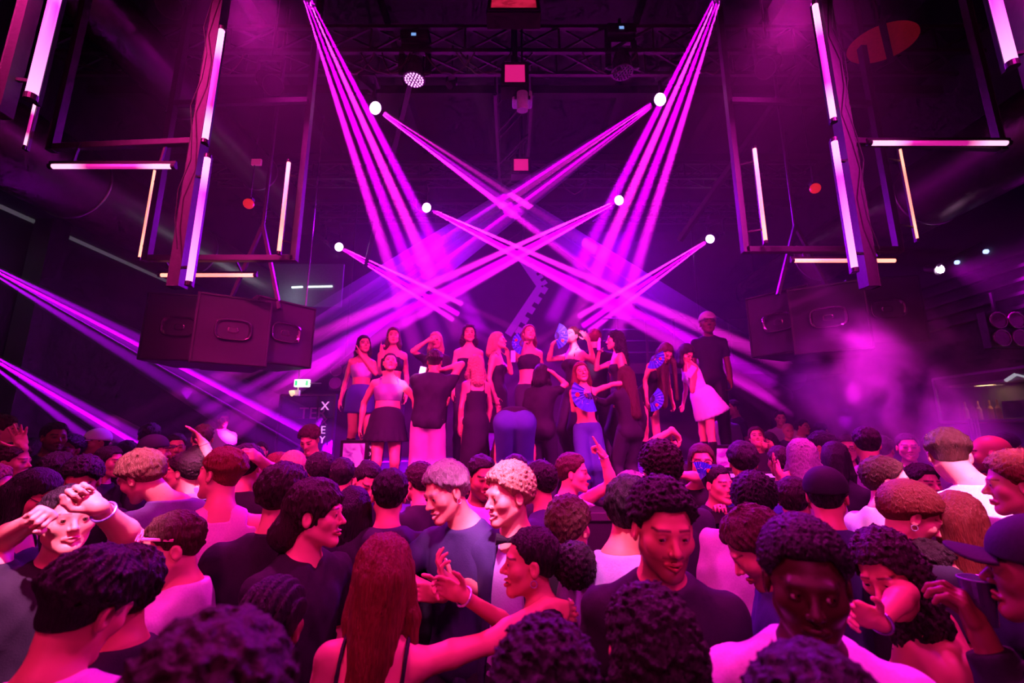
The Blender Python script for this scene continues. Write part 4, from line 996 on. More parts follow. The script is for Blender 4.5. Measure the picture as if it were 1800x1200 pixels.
    pts = [Hc] + [T(0, 0, -.5)] + [x for i in (0, 1) for x in arms[i][:3]] + [x for L in legs for x in L] + hcen
    lo = np.min(pts, 0) - .24; hi = np.max(pts, 0) + .24
    def keep_body(C):
        k = ball(C, Hf, hsph * .95) > 0
        if lod < 4:
            for i in (0, 1): k &= ball(C, hcen[i], .128 * s) > 0
        return k
    mer = []
    hh = min(.0036 * lod, (.0058 if o.get('bare') else .0088) * LODG)
    mer.append(sculpt(skin_all, Hc - .21, Hc + .21, hh, lambda C: ball(C, Hf, hsph) < 0))
    if lod < 4:
        for i in (0, 1):
            mer.append(sculpt(skin_all, hcen[i] - .17, hcen[i] + .17, .0040 * max(1, lod * .8), lambda C, i=i: ball(C, hcen[i], .136 * s) < 0))
    bh = max(.012, min(.010 * lod, .028)) if not o.get('bare') else max(.008, min(.007 * lod, .018))
    mer.append(sculpt(skin_all, lo, hi, bh, keep_body))
    vv, qq = join(mer)
    dh = np.linalg.norm(vv - Hc, axis=1) < .2
    tint = np.ones((len(vv), 3)); tint[dh] = face_tint(loc(vv[dh].astype(F)), o)
    root_at = Vector((float(pel[0]), float(pel[1]), o['floor']))
    body = to_obj(o['name'], vv - np.array(root_at), qq, skin_mat(o['skin']), None, tint)
    body.location = root_at
    body['label'] = o['label']; body['category'] = 'person'; body['group'] = o.get('group', 'club goers in the crowd')
    org = np.array(root_at)
    def part(name, f, h, mat, lo_, hi_):
        a, q = sculpt(f, lo_, hi_, h)
        if len(a) == 0: return None
        ob = to_obj(name, a - org, q, mat); ob.parent = body
        return ob
    # hair
    dn = -UP * .92 - Z * .08 + 0 * v
    dn = unit(-UP)
    hx = unit(np.cross(fy, UP)); hy = unit(np.cross(UP, hx))
    if o['hair'] not in ('bald',):
        L = o.get('hair_len', .35) if o['hair'] in ('long', 'longcurly', 'pony') else .16
        hp_ = (A3(Hc), A3(dn), A3(hx), A3(hy))
        hf = lambda P: hair_sdf(loc(P), o, P, hp_) * hs
        l2 = Hc - NV([.25, .25, L + .08]); h2 = Hc + .22
        mt = hair_mat(o['hair_col']) if o['hair'] != 'cap' else cloth(o.get('cap_col', 'black'))
        part('cap' if o['hair'] == 'cap' else 'hair', hf, min(.0042 * lod, (.0075 if o.get('bare') else .0095) * LODG), mt, l2, h2)
        if o['hair'] == 'cap':
            def brim(P):
                q = loc(P); sgn = o.get('brim', 1)
                q = q * np.array([1, sgn, 1], F)
                zz = q[:, 2] - (.034 + .10 * (q[:, 1] - .10)) + 9 * q[:, 0] ** 2 * .35
                e = ell(q * np.array([1, 1, 0], F), (0, .10, 0), (.078, .078, 1))
                return smax(smax(e, np.abs(zz) - .0045, .002), -(q[:, 1] - .07), .002) * hs
            part('brim', brim, .004 * lod, mt, Hc - .25, Hc + .25)
            o2 = dict(o, hair='short', hair_t=-.004); 
            part('hair', lambda P: smax(hair_sdf(loc(P), o2, P, hp_), loc(P)[:, 2] - .03, .004) * hs, .0046 * lod, hair_mat(o['hair_col']), Hc - .2, Hc + .2)
    # eyes
    if o['near'] and o.get('eyes', 'open') == 'open' and math.cos(math.radians(o['f'])) > -.35:
        for sg in (-1, 1):
            e = eyeball(); ob = bpy.data.objects.new('eye', e); COL.objects.link(ob)
            lx, lz = o.get('look', (0, 0))
            M = Matrix([list(X) , list(Y), list(Z)]).transposed().to_4x4()
            cpos = Hc + R @ NV([sg * .031, .0775, -.002]) * hs
            rt_ = Matrix.Rotation(math.radians(-lx), 4, 'Z') @ Matrix.Rotation(math.radians(lz), 4, 'X')
            ob.matrix_world = Matrix.Translation(Vector(cpos)) @ M @ rt_ @ Matrix.Scale(.0129 * hs, 4)
            ob.parent = body; ob.matrix_parent_inverse = Matrix.Translation(-root_at)
    dress(o, body, part, dict(torso=torso, neck=neck, armf=armf, legf=legf, footf=footf, arms=arms, legs=legs, T=T, B=B, U=U, BX=BX, BY=BY, s=s, w=w, lo=lo, hi=hi,
                              Hc=Hc, R=R, hs=hs, fr=fr, lod=lod, pel=pel, order=order, zc=zc))
    o['_J'] = dict(arms=arms, Hc=Hc, R=R, hs=hs, order=order, body=body, root=root_at, T=T, s=s)
    if zc > 0: STAT.append((o['label'][:44], round(float(s), 2), round(float(Hc[2] + .12 * hs - o['floor']), 2), round(zc, 2), len(qq)))
    return o
STAT = []

def dress(o, body, part, K):
    s, T, lod = K['s'], K['T'], K['lod']; B, U, BX, BY = (A3(K[x]) for x in ('B', 'U', 'BX', 'BY'))
    lo, hi = K['lo'], K['hi']
    h = max(.0075, min(.0065 * lod, .022))
    tz = lambda P: ((P - B) @ U) / s
    fatw_ = o.get('fat', 1.0)
    ty = lambda P: ((P - B) @ BY) / s
    tx = lambda P: ((P - B) @ BX) / s
    def folds(P, a=.004):
        q = np.stack([tx(P) * 1.6, ty(P), tz(P) * .8], 1).astype(F)
        return a * wob(q, 26, o['at'][0] * .01) + a * .5 * wob(q, 60, 2.0)
    kind, col = o['top'][:2]; opt = o['top'][2] if len(o['top']) > 2 else {}
    if kind != 'none':
        e = opt.get('e', {'tee': .014, 'long': .014, 'shirt': .018, 'hoodie': .021, 'jacket': .021, 'tank': .008, 'crop': .008, 'strapless': .008, 'dress': .009, 'vest': .01}[kind]) * (.7 + .3 * s)
        hem = opt.get('hem', {'crop': -.27, 'tank': -.50, 'strapless': -.5, 'dress': -.80}.get(kind, -.60))
        sl = opt.get('sleeve', {'tee': ('u', .68), 'long': ('f', .97), 'shirt': ('u', .75), 'hoodie': ('f', .97), 'jacket': ('f', .97)}.get(kind))
        def f(P):
            d = K['torso'](P, e)
            z, y, x = tz(P), ty(P), tx(P)
            if kind not in ('tank', 'crop', 'strapless', 'dress', 'vest'):
                d = smin(d, K['neck'](P, e * .8), .03)
                nk = np.maximum(-(z - (.052 - .42 * y)) * s, -1.0)
                if opt.get('vneck'): nk = smin(nk, cap(P, T(0, .04, .20), T(0, .12, .01 - opt['vneck']), .075 * s, .012 * s), .01)
            if kind in ('tee', 'long', 'shirt', 'hoodie', 'jacket'):
                for i in (0, 1):
                    up = 1 if sl[0] == 'u' else 2
                    ad = K['armf'](P, i, e, up, sl[1])
                    if True:
                        S0, el, wr = K['arms'][i][:3]
                        a0, a1 = (S0, el) if up == 1 else (el, wr)
                        dirn = A3(unit(a1 - a0)); L = float(np.linalg.norm(a1 - a0)) * sl[1]
                        pl = (P - A3(a0)) @ dirn - L
                        d = smin(d, smax(ad, pl, .004), .02)
                if kind in ('hoodie',):
                    d = smin(d, cap(P, T(-.055, -.085, .0), T(.055, -.085, .0), .05 * s, .05 * s), .04)
                d = d - folds(P, opt.get('fold', .005))
                d = smax(d, -nk, .005)
                d = smax(d, z * s - .055 * s, .006)
            else:
                d = d - folds(P, .0025)
                top = opt.get('top', -.09 if kind != 'strapless' else -.13)
                body_ = smax(d, (z - top - (.02 if kind != 'strapless' else 0) * np.cos(x * 18)) * s, .006)
                if kind == 'dress' and hem < -.55:
                    fl = cap(P, T(0, 0, -.5), T(0, 0, hem - .05), .155 * s, (.155 + opt.get('flare', .05)) * s)
                    body_ = smin(body_, fl - folds(P, .008), .03)
                if kind != 'strapless':
                    for sg in (-1, 1):
                        st_ = smax(K['torso'](P, e + .003), np.abs(x - sg * opt.get('strapx', .085)) * s - opt.get('strap', .008), .002)
                        st_ = smax(st_, -(z + .2) * s, .002)
                        nk2 = -(K['torso'](P, -.01))
                        body_ = np.minimum(body_, smax(st_, nk2, .003))
                d = body_
            # hem
            lowz = z - hem
            if kind == 'tank' or kind == 'crop': pass
            arms_far = np.abs(x) < .27
            hemc = np.where(arms_far | (kind in ('crop', 'tank', 'strapless', 'dress')), -lowz * s, -1.0)
            d = smax(d, hemc, .006)
            if kind in ('jacket', 'vest') and opt.get('openf'):
                d = smax(d, -smax(np.abs(x) * s - opt['openf'] * (1 - z * 2.0).clip(.2, 2) * s, -y * s + .02, .01), .004)
            return d
        part(opt.get('part', {'tee': 't_shirt', 'long': 'sweater', 'shirt': 'shirt', 'hoodie': 'hoodie', 'jacket': 'jacket', 'tank': 'tank_top', 'crop': 'crop_top', 'strapless': 'strapless_top', 'dress': 'dress', 'vest': 'vest'}[kind]),
             f, h, cloth(col), lo, hi)
        if opt.get('under'):
            def fu(P):
                d = K['torso'](P, e * .5); d = smin(d, K['neck'](P, e * .4), .03)
                nk = cap(P, T(0, .02, .25), T(0, .035, -.01), .062 * s, .062 * s)
                d = smax(d, -nk, .005); d = smax(d, (tz(P) - .03) * s, .006); return smax(d, (-tz(P) - .5) * s, .006)
            part('undershirt', fu, h, cloth(opt['under']), lo, hi)
    kind, col = o['legs'][:2]; opt = o['legs'][2] if len(o['legs']) > 2 else {}
    hl = max(.012, min(.009 * lod, .026)) if not o.get('bare') else h
    if kind != 'none':
        e = opt.get('e', .014); rise = opt.get('rise', -.44)
        def g(P):
            z = tz(P)
            d = K['torso'](P, e * .8); d = smax(d, (z - rise) * s, .006)
            if kind == 'skirt':
                d = smin(d, cap(P, T(0, 0, -.50), T(0, 0, opt.get('hem', -.72)), .180 * s * fatw_, (.178 * fatw_ + opt.get('flare', .03)) * s), .03)
                x, y = tx(P), ty(P); a = np.arctan2(x, y)
                d = d - opt.get('ruffle', .004) * np.sin(a * 22) * np.clip((-z - .5) * 6, 0, 1)
                return smax(d, (opt.get('hem', -.72) - z) * s, .004)
            for j in (0, 1):
                L = K['legs'][j]; lg = K['legf'](P, j, e, e + opt.get('loose', .012))
                d = smin(d, lg, .02)
            d = d - folds(P, .004)
            if kind == 'shorts':
                z2 = P[:, 2] - (K['legs'][0][1][2] + opt.get('len', .16) * s)
                return smax(d, -z2, .006)
            return smax(d, -(P[:, 2] - (o['floor'] + .06 * s)), .006)
        part({'trousers': 'trousers', 'shorts': 'shorts', 'skirt': 'skirt'}[kind], g, hl, cloth(col), lo, hi)
    sh = o['shoes']
    if sh:
        boot = sh == 'boots'
        for j in (0, 1):
            def sf(P, j=j):
                d = K['footf'](P, j, .008)
                if boot: d = smin(d, K['legf'](P, j, .008), .01)
                top = o['floor'] + (.40 * s if boot else .10 * s)
                d = smax(d, P[:, 2] - top, .004)
                return smax(d, -(P[:, 2] - o['floor'] - .002), .003)
            ft = K['legs'][j][2]
            part('boot' if boot else 'shoe', sf, hl, cloth('leather' if boot else sh), ft - NV([.3, .3, .15]), ft + NV([.3, .3, .6 if boot else .15]))
# ------------------------------------------------------------------ people
F_, T_, O_, B_, D_ = (SK[k] for k in ('fair', 'tan', 'olive', 'brown', 'dark'))
def p(label, x, y, H, f, **k):
    k.update(label=label, at=(x, y, H), f=f); return person(k)
# props held by people
def held(name, P0, lab, cat, build, group=None):
    o = empty(name, P0, lab, cat, group); build(o, Vector(P0)); return o
def fan(pt, tilt, size, lab, flip=1, spread=2.5):
    """open folding hand fan, seen face on; pt = pivot"""
    pt = Vector(pt)
    def b(o, P0):
        vd = (P0 - EYE).normalized(); r = vd.cross(Vector((0, 0, 1))).normalized(); u = r.cross(vd)
        bm = new(); n = 18; top = []; bot = []
        for i in range(n + 1):
            a = tilt + (i / n - .5) * spread; dd = r * math.sin(a) + u * math.cos(a); z = vd * (.006 if i % 2 else -.006)
            top.append(P0 + dd * size + z); bot.append(P0 + dd * size * .35 + z)
        T1 = [bm.verts.new(q) for q in top]; B1 = [bm.verts.new(q) for q in bot]; T2 = [bm.verts.new(q + vd * .002) for q in top]; B2 = [bm.verts.new(q + vd * .002) for q in bot]
        for i in range(n):
            bm.faces.new((B1[i], B1[i + 1], T1[i + 1], T1[i])); bm.faces.new((B2[i + 1], B2[i], T2[i], T2[i + 1])); bm.faces.new((T1[i], T1[i + 1], T2[i + 1], T2[i])); bm.faces.new((B1[i + 1], B1[i], B2[i], B2[i + 1]))
        link('leaf', bm, mat('fan_blue', (.06, .10, .75), .6, bump=(20, .1, .1)), o)
        for i in range(0, n + 1, 3):
            a = tilt + (i / n - .5) * spread; dd = r * math.sin(a) + u * math.cos(a); bm = new(); bar(bm, P0, P0 + dd * size * .5, .008, .003); link('rib', bm, mat('fan_rib', (.10, .12, .5), .5), o)
        bm = new(); c = P0 + (r * math.sin(tilt + .5 * flip) + u * math.cos(tilt + .5 * flip)) * size * .68 - vd * .009; rod(bm, c, c - vd * .002, size * .12, seg=20); link('dot', bm, mat('fan_red', (.9, .06, .03), .6), o)
        for k in range(4):
            a = tilt - .5 * flip + .25 * k * flip; c = P0 + (r * math.sin(a) + u * math.cos(a)) * size * (.62 + .1 * (k % 2)) - vd * .009; bm = new(); bar(bm, c, c + (r * math.cos(k * 1.3) + u * math.sin(k * 1.3)) * size * .16, size * .03, .002); link('printed_stroke', bm, mat('fan_white', (.8, .8, .85), .6), o)
    return held('hand_fan', pt, lab, 'hand fan', b, 'blue folding hand fans')
def slab(name, pt, w, h, d, up, lab, cat, m, screen=None):
    def b(o, P0):
        vd = (P0 - EYE).normalized(); r = vd.cross(Vector((0, 0, 1))).normalized(); u0 = r.cross(vd); u = (r * math.sin(up) + u0 * math.cos(up)); rr = u.cross(vd).normalized() * -1
        M = Matrix([list(rr) + [0], list(vd) + [0], list(u) + [0], [0, 0, 0, 1]]).transposed(); M.translation = P0
        bm = new(); box(bm, (-w / 2, 0, -h / 2), (w / 2, d, h / 2)); bev(bm, min(w, d) * .25, 2); bmesh.ops.transform(bm, matrix=M, verts=bm.verts); link('body', bm, m, o)
        if screen: bm = new(); box(bm, (-w * .44, -.0015, -h * .45), (w * .44, -.0003, h * .45), M); link('screen', bm, screen, o)
    return held(name, pt, lab, cat, b)
def glasses(o, m='frame_black', up=0, rim=.0022, lens=None, fat=1.0):
    """eyewear as a child of the person"""
    J = o['_J']; R, Hc, hs = J['R'], J['Hc'], J['hs']; W = lambda x, y, z: Vector(Hc + R @ NV([x, y, z]) * hs)
    bm = new(); yy, zz = (.102, -.002) if not up else (.088, .072)
    nr = Vector(R @ NV([0, 1, .0 if not up else .7]))
    for s_ in (-1, 1):
        c = W(s_ * .033, yy, zz); X, U = Vector(R[:, 0]), nr.cross(Vector(R[:, 0])).normalized() * -1
        pts = [c + (X * math.cos(t) * .027 * fat + U * math.sin(t) * .019 * fat) * hs for t in [i * math.pi / 9 for i in range(18)]]
        for i in range(18): rod(bm, pts[i], pts[(i + 1) % 18], rim * hs, seg=6)
        rod(bm, W(s_ * .060, yy - .004, zz), W(s_ * .084, -.005, zz + (.004 if not up else -.035)), rim * hs * (1 if not up else 2), seg=6)
    rod(bm, W(-.008, yy, zz + .004), W(.008, yy, zz + .004), rim * hs, seg=6)
    g = link('sunglasses' if up or lens else 'glasses', bm, mat(m, {'frame_black': (.02, .02, .02), 'frame_pink': (.8, .2, .4)}[m], .3)); g.parent = J['body']; g.matrix_parent_inverse = Matrix.Translation(-J['root'])
    if up or lens:
        bm = new()
        for s_ in (-1, 1):
            c = W(s_ * .033, yy - .001, zz); X, U = Vector(R[:, 0]), nr.cross(Vector(R[:, 0])).normalized()
            bm.faces.new([bm.verts.new(c + (X * math.cos(t) * .025 * fat + U * math.sin(t) * .017 * fat) * hs) for t in [i * math.pi / 9 for i in range(18)]])
        bmesh.ops.solidify(bm, geom=bm.faces[:], thickness=.001)
        l = link('lens', bm, mat('lens_dark', (.02, .01, .03), .05)); l.parent = g; l.matrix_parent_inverse = Matrix.Translation(-J['root'])
def band(o, side, lab='bracelet', m=('band_silver', (.7, .7, .75)), r=.034, pos=0.0):
    J = o['_J']; i = J['order'][0 if side == 'l' else 1]; S0, el, wr, d, n = J['arms'][i][:5]
    bm = new(); ring(bm, Vector(wr + d * pos), Vector(unit(wr - el)), r * J['s'], .004, 24); b = link(lab, bm, mat(m[0], m[1], .25, .6)); b.parent = J['body']; b.matrix_parent_inverse = Matrix.Translation(-J['root'])
def earring(o, sg=1, drop=.012):
    J = o['_J']; W = lambda x, y, z: Vector(J['Hc'] + J['R'] @ NV([x, y, z]) * J['hs'])
    bm = new(); ring(bm, W(sg * .086, -.004, -.045 - drop), Vector(J['R'][:, 0]), .011, .0018, 16, 6); b = link('earring', bm, mat('band_silver', (.7, .7, .75), .25, .6)); b.parent = J['body']; b.matrix_parent_inverse = Matrix.Translation(-J['root'])
def chest_text(o, s_, x, z, size, m, y=.14):
    J = o['_J']; P0 = J['T'](x, y, z); v = Vector(unit([P0[0], P0[1], 0])); r = v.cross(Vector((0, 0, 1)))
    M = Matrix([list(r) + [0], list(Vector((0, 0, 1))) + [0], list(-v) + [0], [0, 0, 0, 1]]).transposed(); M.translation = Vector(P0)
    t = text_obj('chest_print', s_, size, m, M, None, .001); t.parent = J['body']; t.matrix_parent_inverse = Matrix.Translation(-J['root'])

BLK = ('tee', 'black'); WHT = ('tee', 'white')
# ---- nearest row
p('blurred wavy brown head nearest the bottom edge, left of the long-haired woman', 350, 1345, 0, 180, zc=.56, sex='f', hair='wavy', hair_t=.01, hair_col=HC['dark'], top=BLK, skin=T_, s=1.0)
p('young man with black undercut and pink shirt, seen from behind under the raised fists', 150, 1078, 0, 128, zc=1.12, hair='fade', hair_t=.006, hair_col=HC['black'], skin=T_, top=('tee', 'pink'), pitch=14, roll=10, b=165,
  arms={'r': ((175, 1330, 0), (125, 1192, .05), 'fist', None, 'down')})
p('dark-haired neck and ear half hidden behind the black undercut man', 208, 1046, 0, -140, zc=1.34, hair='short', hair_col=HC['black'], skin=O_, top=BLK)
p('person with black cornrow braids seen from behind, dark top', 478, 1108, 0, 152, zc=1.25, hair='rows', hair_col=HC['black'], skin=B_, top=('tee', 'navy'), pitch=-8, roll=8)
w1 = p('woman with very long red-brown hair from behind, black strap top, arm around a friend', 676, 1018, 0, 172, zc=1.45, sex='f', hair='long', hair_len=.62, hair_side=-1.0, hair_t=.006, hair_col=HC['red'], skin=F_, roll=-6, leanx=6,
  top=('tank', 'black', dict(top=-.20, strapx=.10, strap=.006)), bare=1, arms={'r': ((862, 1128, .0), (962, 1062, .1), 'relax', (992, 1072), 'away')}, arm=1.12)
w2 = p('woman in profile with black curly puff tied back, hand raised with bracelet', 932, 994, 0, -84, zc=1.62, sex='f', hair='bun', bun=(-.175, -.015, .085), hair_col=HC['black'], skin=T_, smile=.8, open=.3, top=('tee', 'black'), b=-120,
  arms={'l': ((905, 1110, .0), (812, 1046, -.1), 'relax', (760, 1020), 'cam')}); band(w2, 'l'); earring(w2, -1)
p('blurred dark curly head in front of the bracelet hand, at the bottom edge', 960, 1268, 0, 180, zc=.80, hair='curly', hair_t=.004, hair_col=HC['black'], skin=T_, top=BLK)
p('woman with long wavy black hair at the bottom edge, only her cheek showing', 1140, 1158, 0, -142, zc=.98, sex='f', hair='longcurly', hair_len=.5, hair_col=HC['black'], skin=T_, top=BLK)
m9 = p('stubbled man with curly dark hair and black lettered t-shirt, glancing down', 1166, 932, 0, 18, zc=1.33, pitch=10, hair='curly', hair_t=-.002, hair_col=HC['black'], skin=T_, stubble=1, eyes='open', look=(18, -14), b=8, top=('tee', 'black', dict(fold=.004)))
chest_text(m9, 'CO', -.135, -.08, .030, mat('print_white', (.8, .7, .8), .6))
m10 = p('dark-skinned young man with short black curls in an open white shirt over black', 1418, 1030, 0, 6, zc=1.02, pitch=7, hair='afro', hair_col=HC['black'], skin=D_, brow=.5, look=(-25, 0), b=12, top=('shirt', 'white', dict(vneck=.05, e=.022)))
p('blurred dark wavy head at the bottom edge, in front of the white-shirted man', 1450, 1368, 0, 180, zc=.63, hair='wavy', hair_t=.004, hair_col=HC['black'], skin=T_, top=BLK)
w12 = p('curly brown-haired woman with bare shoulders hugging someone, elbow raised in front of her mouth', 1562, 1012, 0, -28, zc=1.45, sex='f', pitch=14, roll=-12, hair='longcurly', hair_len=.42, hair_side=-1.0, locks=(-1,), hair_col=HC['dark'], skin=T_, smile=.8, b=-65, shift=.04,
  top=('strapless', 'black', dict(top=-.2)), bare=1, arms={'l': ((1592, 1018, -.16), (1545, 1092, -.22), 'relax', (1480, 1065), 'cam')}); band(w12, 'l', m=('band_beads', (.25, .15, .3)))
p('laughing woman in profile behind the curly-haired hugger', 1640, 1010, 0, 82, zc=1.85, sex='f', hair='longcurly', hair_len=.35, hair_col=HC['dark'], skin=F_, smile=1, open=.5, top=BLK)
p('person in a black peaked cap at the right edge, brim pointing inwards', 1838, 1014, 0, -92, zc=1.12, hair='cap', hair_col=HC['black'], skin=B_, top=('hoodie', 'black'), arms={'l': ((1800, 1260, .0), (1722, 1110, .05), 'grip', None, 'left')})
held('drinking_cup', at(1722, 1052, 1.2), 'dark plastic cup held up under the black cap brim', 'cup', lambda o, P0: (link('cup', (lambda bm: (rod(bm, P0 + Vector((0, 0, -.06)), P0 + Vector((0, 0, .05)), .028, .038, 24), bm)[1])(new()), mat('cup_dark', (.05, .03, .09), .15), o), link('rim', (lambda bm: (ring(bm, P0 + Vector((0, 0, .05)), (0, 0, 1), .038, .002), bm)[1])(new()), mat('cup_rim', (.3, .2, .5), .2), o)))
p('stubbled man with faded sides bowing his head, left of the open white shirt', 1330, 968, 0, -78, zc=1.62, pitch=36, hair='fade', hair_t=.006, hair_col=HC['brown'], skin=T_, stubble=.8, top=('tee', 'navy'))
p('dark-haired person in a ribbed lavender sweater, mostly behind the black tee man', 1108, 900, 0, 164, zc=1.75, hair='short', hair_col=HC['black'], skin=T_, top=('long', 'lavender'), shift=-.04)
# ---- second row
b1 = p('man in a black t-shirt raising both brightly lit fists before his forehead', 119, 916, 0, 12, zc=1.78, pitch=-6, hair='short', hair_col=HC['black'], skin=F_, smile=.4, top=BLK,
  arms={'r': ((236, 950, -.02), (170, 890, -.2), 'fist', (140, 868), 'cam'), 'l': ((0, 950, -.02), (96, 893, -.2), 'fist', (125, 872), 'cam')}, arm=1.1)
band(b1, 'r', 'wristband', ('band_violet', (.3, .2, .6)), .036, -.03)
b2 = p('man in profile with pink sunglasses on his head and a white t-shirt', 300, 966, 0, -84, zc=1.72, pitch=14, hair='short', hair_t=-.002, hair_col=HC['brown'], skin=F_, b=-120, smile=.2, top=('tee', 'white', dict(e=.018))); glasses(b2, 'frame_pink', 1, .003)
p('broad-backed man in a purple long-sleeved shirt, bright lit hair, behind the sunglasses man', 247, 838, 78, -128, hair='short', hair_t=.01, hair_col=HC['darkblond'], skin=F_, wide=1.15, b=-175, roll=-16, shift=.12, pitch=12, top=('long', 'purple'))
x = p('long-haired woman in round sunglasses leaning in at the left, behind the fists', 58, 872, 86, 62, sex='f', roll=14, pitch=16, hair='long', hair_len=.3, hair_col=HC['black'], skin=T_, top=('tank', 'black')); glasses(x, 'frame_black', 0, .002, 1)
p('pink-lit face cut by the left edge beside the sunglasses woman', -22, 862, 84, 70, hair='short', hair_col=HC['darkblond'], skin=F_, top=('tee', 'pink'))
p('curly-haired man looking down behind the raised fists', 142, 846, 74, -10, pitch=24, hair='curly', hair_col=HC['black'], skin=O_, top=BLK)
p('dark round head of hair between the sunglasses woman and the curly man', 98, 834, 66, 176, hair='short', hair_t=.01, hair_col=HC['black'], skin=O_, top=('tee', 'charcoal'))
x = p('curly-haired person in thin glasses turned left, beside the broad purple shirt', 322, 830, 60, -118, hair='curly', hair_col=HC['dark'], skin=F_, top=('long', 'mauve')); glasses(x, 'frame_black', 0, .0012); earring(x, 1)
p('short reddish hair and ear of a man in a shiny mauve vest, turned away', 388, 834, 82, -132, hair='fade', hair_col=HC['red'], skin=F_, b=180, top=('tank', 'pink', dict(top=-.03, strapx=.08, strap=.04)), roll=6)
x = p('dark curly head from behind with one hand at the ear', 434, 820, 66, 150, hair='curly', hair_col=HC['black'], skin=F_, top=('tee', 'black'), arms={'r': ((480, 850, 0), (468, 818, -.05), 'grip', None, 'left')})
x = p('man in a patterned shirt facing the camera, half hidden by the dark quiff', 458, 862, 64, 4, hair='short', hair_col=HC['brown'], skin=F_, top=('tee', 'print')); glasses(x, 'frame_black', 1, .002)
p('man with a dark swept quiff from behind in a black long-sleeved top', 497, 872, 0, 148, zc=2.02, hair='short', hair_t=.010, hair_col=HC['dark'], skin=F_, b=172, roll=6, top=('long', 'black', dict(e=.022)), wide=1.1)
p('man with fringe and mullet in black polo, smiling in profile', 556, 906, 0, 72, zc=1.82, hair='mullet', hair_t=.004, hair_col=HC['dark'], skin=F_, smile=.6, b=40, top=('shirt', 'black', dict(vneck=.06)),
  arms={'l': ((455, 1090, 0), (497, 1045, -.15), 'fist', None, 'cam')})
x = p('woman with tied-back hair smiling down, below the dancer in the grey top', 645, 848, 68, 22, sex='f', pitch=24, roll=8, hair='bun', hair_col=HC['black'], skin=F_, smile=1, open=.4, top=('jacket', 'black', dict(vneck=.12)))
p('short-haired man from behind in a charcoal hoodie, below the stage step', 684, 872, 84, 182, hair='short', hair_col=HC['black'], skin=F_, top=('hoodie', 'charcoal'), roll=4)
x = p('laughing man with a swept grey-blond fringe and navy t-shirt turned left', 783, 866, 0, -58, zc=2.12, pitch=12, roll=-8, hair='short', hair_t=.008, hair_col=HC['grey'], skin=F_, smile=1, open=.5, b=-35, shift=.05, wide=1.12,
  top=('tee', 'navy'), arms={'l': ((702, 1010, -.05), (776, 1046, -.2), 'relax', (740, 1040), 'cam'), 'r': ((866, 1035, -.02), (800, 1032, -.25), 'relax', (770, 1000), 'up')}); earring(x, -1, 0)
p('smiling bearded man in a white t-shirt beyond the laughing man', 847, 840, 70, 22, pitch=8, hair='short', hair_col=HC['black'], skin=T_, stubble=1, smile=1, open=.4, top=WHT)
x = p('man with bright blond curls laughing, navy blazer and black bow tie', 893, 872, 0, -58, zc=2.02, pitch=6, hair='curly', hair_t=.004, hair_col=HC['blond'], skin=F_, smile=1, open=.6, b=-20, top=('jacket', 'navy', dict(vneck=.10, openf=.05, under='lavender')))
J = x['_J']; bm = new(); c = Vector(J['T'](0, .105, .02))
for s_ in (-1, 1): rod(bm, c, c + Vector((s_ * .05, -.005, .006)), .008, .026, 12)
bmesh.ops.create_cube(bm, size=.018, matrix=Matrix.Translation(c)); bt = link('bow_tie', bm, cloth('black')); bt.parent = J['body']; bt.matrix_parent_inverse = Matrix.Translation(-J['root'])
p('short curly-haired man in navy with a thin chain, turned away behind the blond curls', 946, 850, 70, -116, hair='curly', hair_t=-.006, hair_col=HC['black'], skin=T_, top=('tee', 'navy'))
x = p('brown-haired man in a white t-shirt pointing one raised arm at the dancers', 1008, 832, 62, 82, hair='short', hair_t=.004, hair_col=HC['brown'], skin=F_, top=WHT, arms={'r': ((1076, 850, 0), (1062, 806, 0), 'point', (1048, 775), 'left')}); band(x, 'r', 'wristband', ('band_pale', (.7, .6, .7)), .03)
p('wavy red-brown head of hair from behind in a black t-shirt, under the pointing man', 1002, 930, 0, 150, zc=1.98, hair='wavy', hair_t=.004, hair_col=HC['brown'], skin=F_, top=BLK)
p('ash-blond curly person turned left with a bare shoulder, left of the black tee man', 1106, 868, 70, -58, sex='f', hair='curly', hair_col=HC['grey'], skin=F_, top=('tank', 'red'))
p('big mop of dark curls from behind, just above the black tee man', 1160, 824, 80, -158, hair='bigcurly', hair_t=-.008, hair_col=HC['dark'], skin=F_, top=('tee', 'charcoal'), stubble=0)
x = p('woman in dark-rimmed glasses holding a blue fan over her mouth', 1234, 812, 60, 4, sex='f', hair='long', hair_len=.3, hair_col=HC['brown'], skin=F_, top=('long', 'black'), arms={'l': ((1206, 868, 0), (1224, 838, -.1), 'grip', None, 'right')}); glasses(x, 'frame_black', 0, .003)
fan(at(1232, 842, 2.95), .25, .11, 'small blue fan held over the mouth of the woman in glasses', 1, 1.2)
x = p('dark-haired woman in a black cardigan gazing right, bright pink face', 1263, 852, 0, 42, zc=2.95, sex='f', hair='bun', hair_col=HC['black'], skin=F_, top=('jacket', 'black', dict(vneck=.14, openf=.03)), arms={'r': ((1285, 925, 0), (1262, 908, -.15), 'grip', None, 'down')}); earring(x, -1)
slab('phone', at(1275, 905, 2.75), .075, .15, .01, 1.3, 'dark phone held by the woman in the black cardigan', 'phone', M_['dark'])
p('short dark hair from behind in a blue t-shirt, right of the cardigan woman', 1306, 812, 62, -172, hair='short', hair_t=.008, hair_col=HC['black'], skin=F_, top=('tee', 'blue'))
p('dense black curls from behind above a white t-shirt, leaning left', 1326, 884, 88, 168, hair='curly', hair_t=.006, hair_col=HC['black'], skin=F_, roll=10, leanx=14, top=WHT)
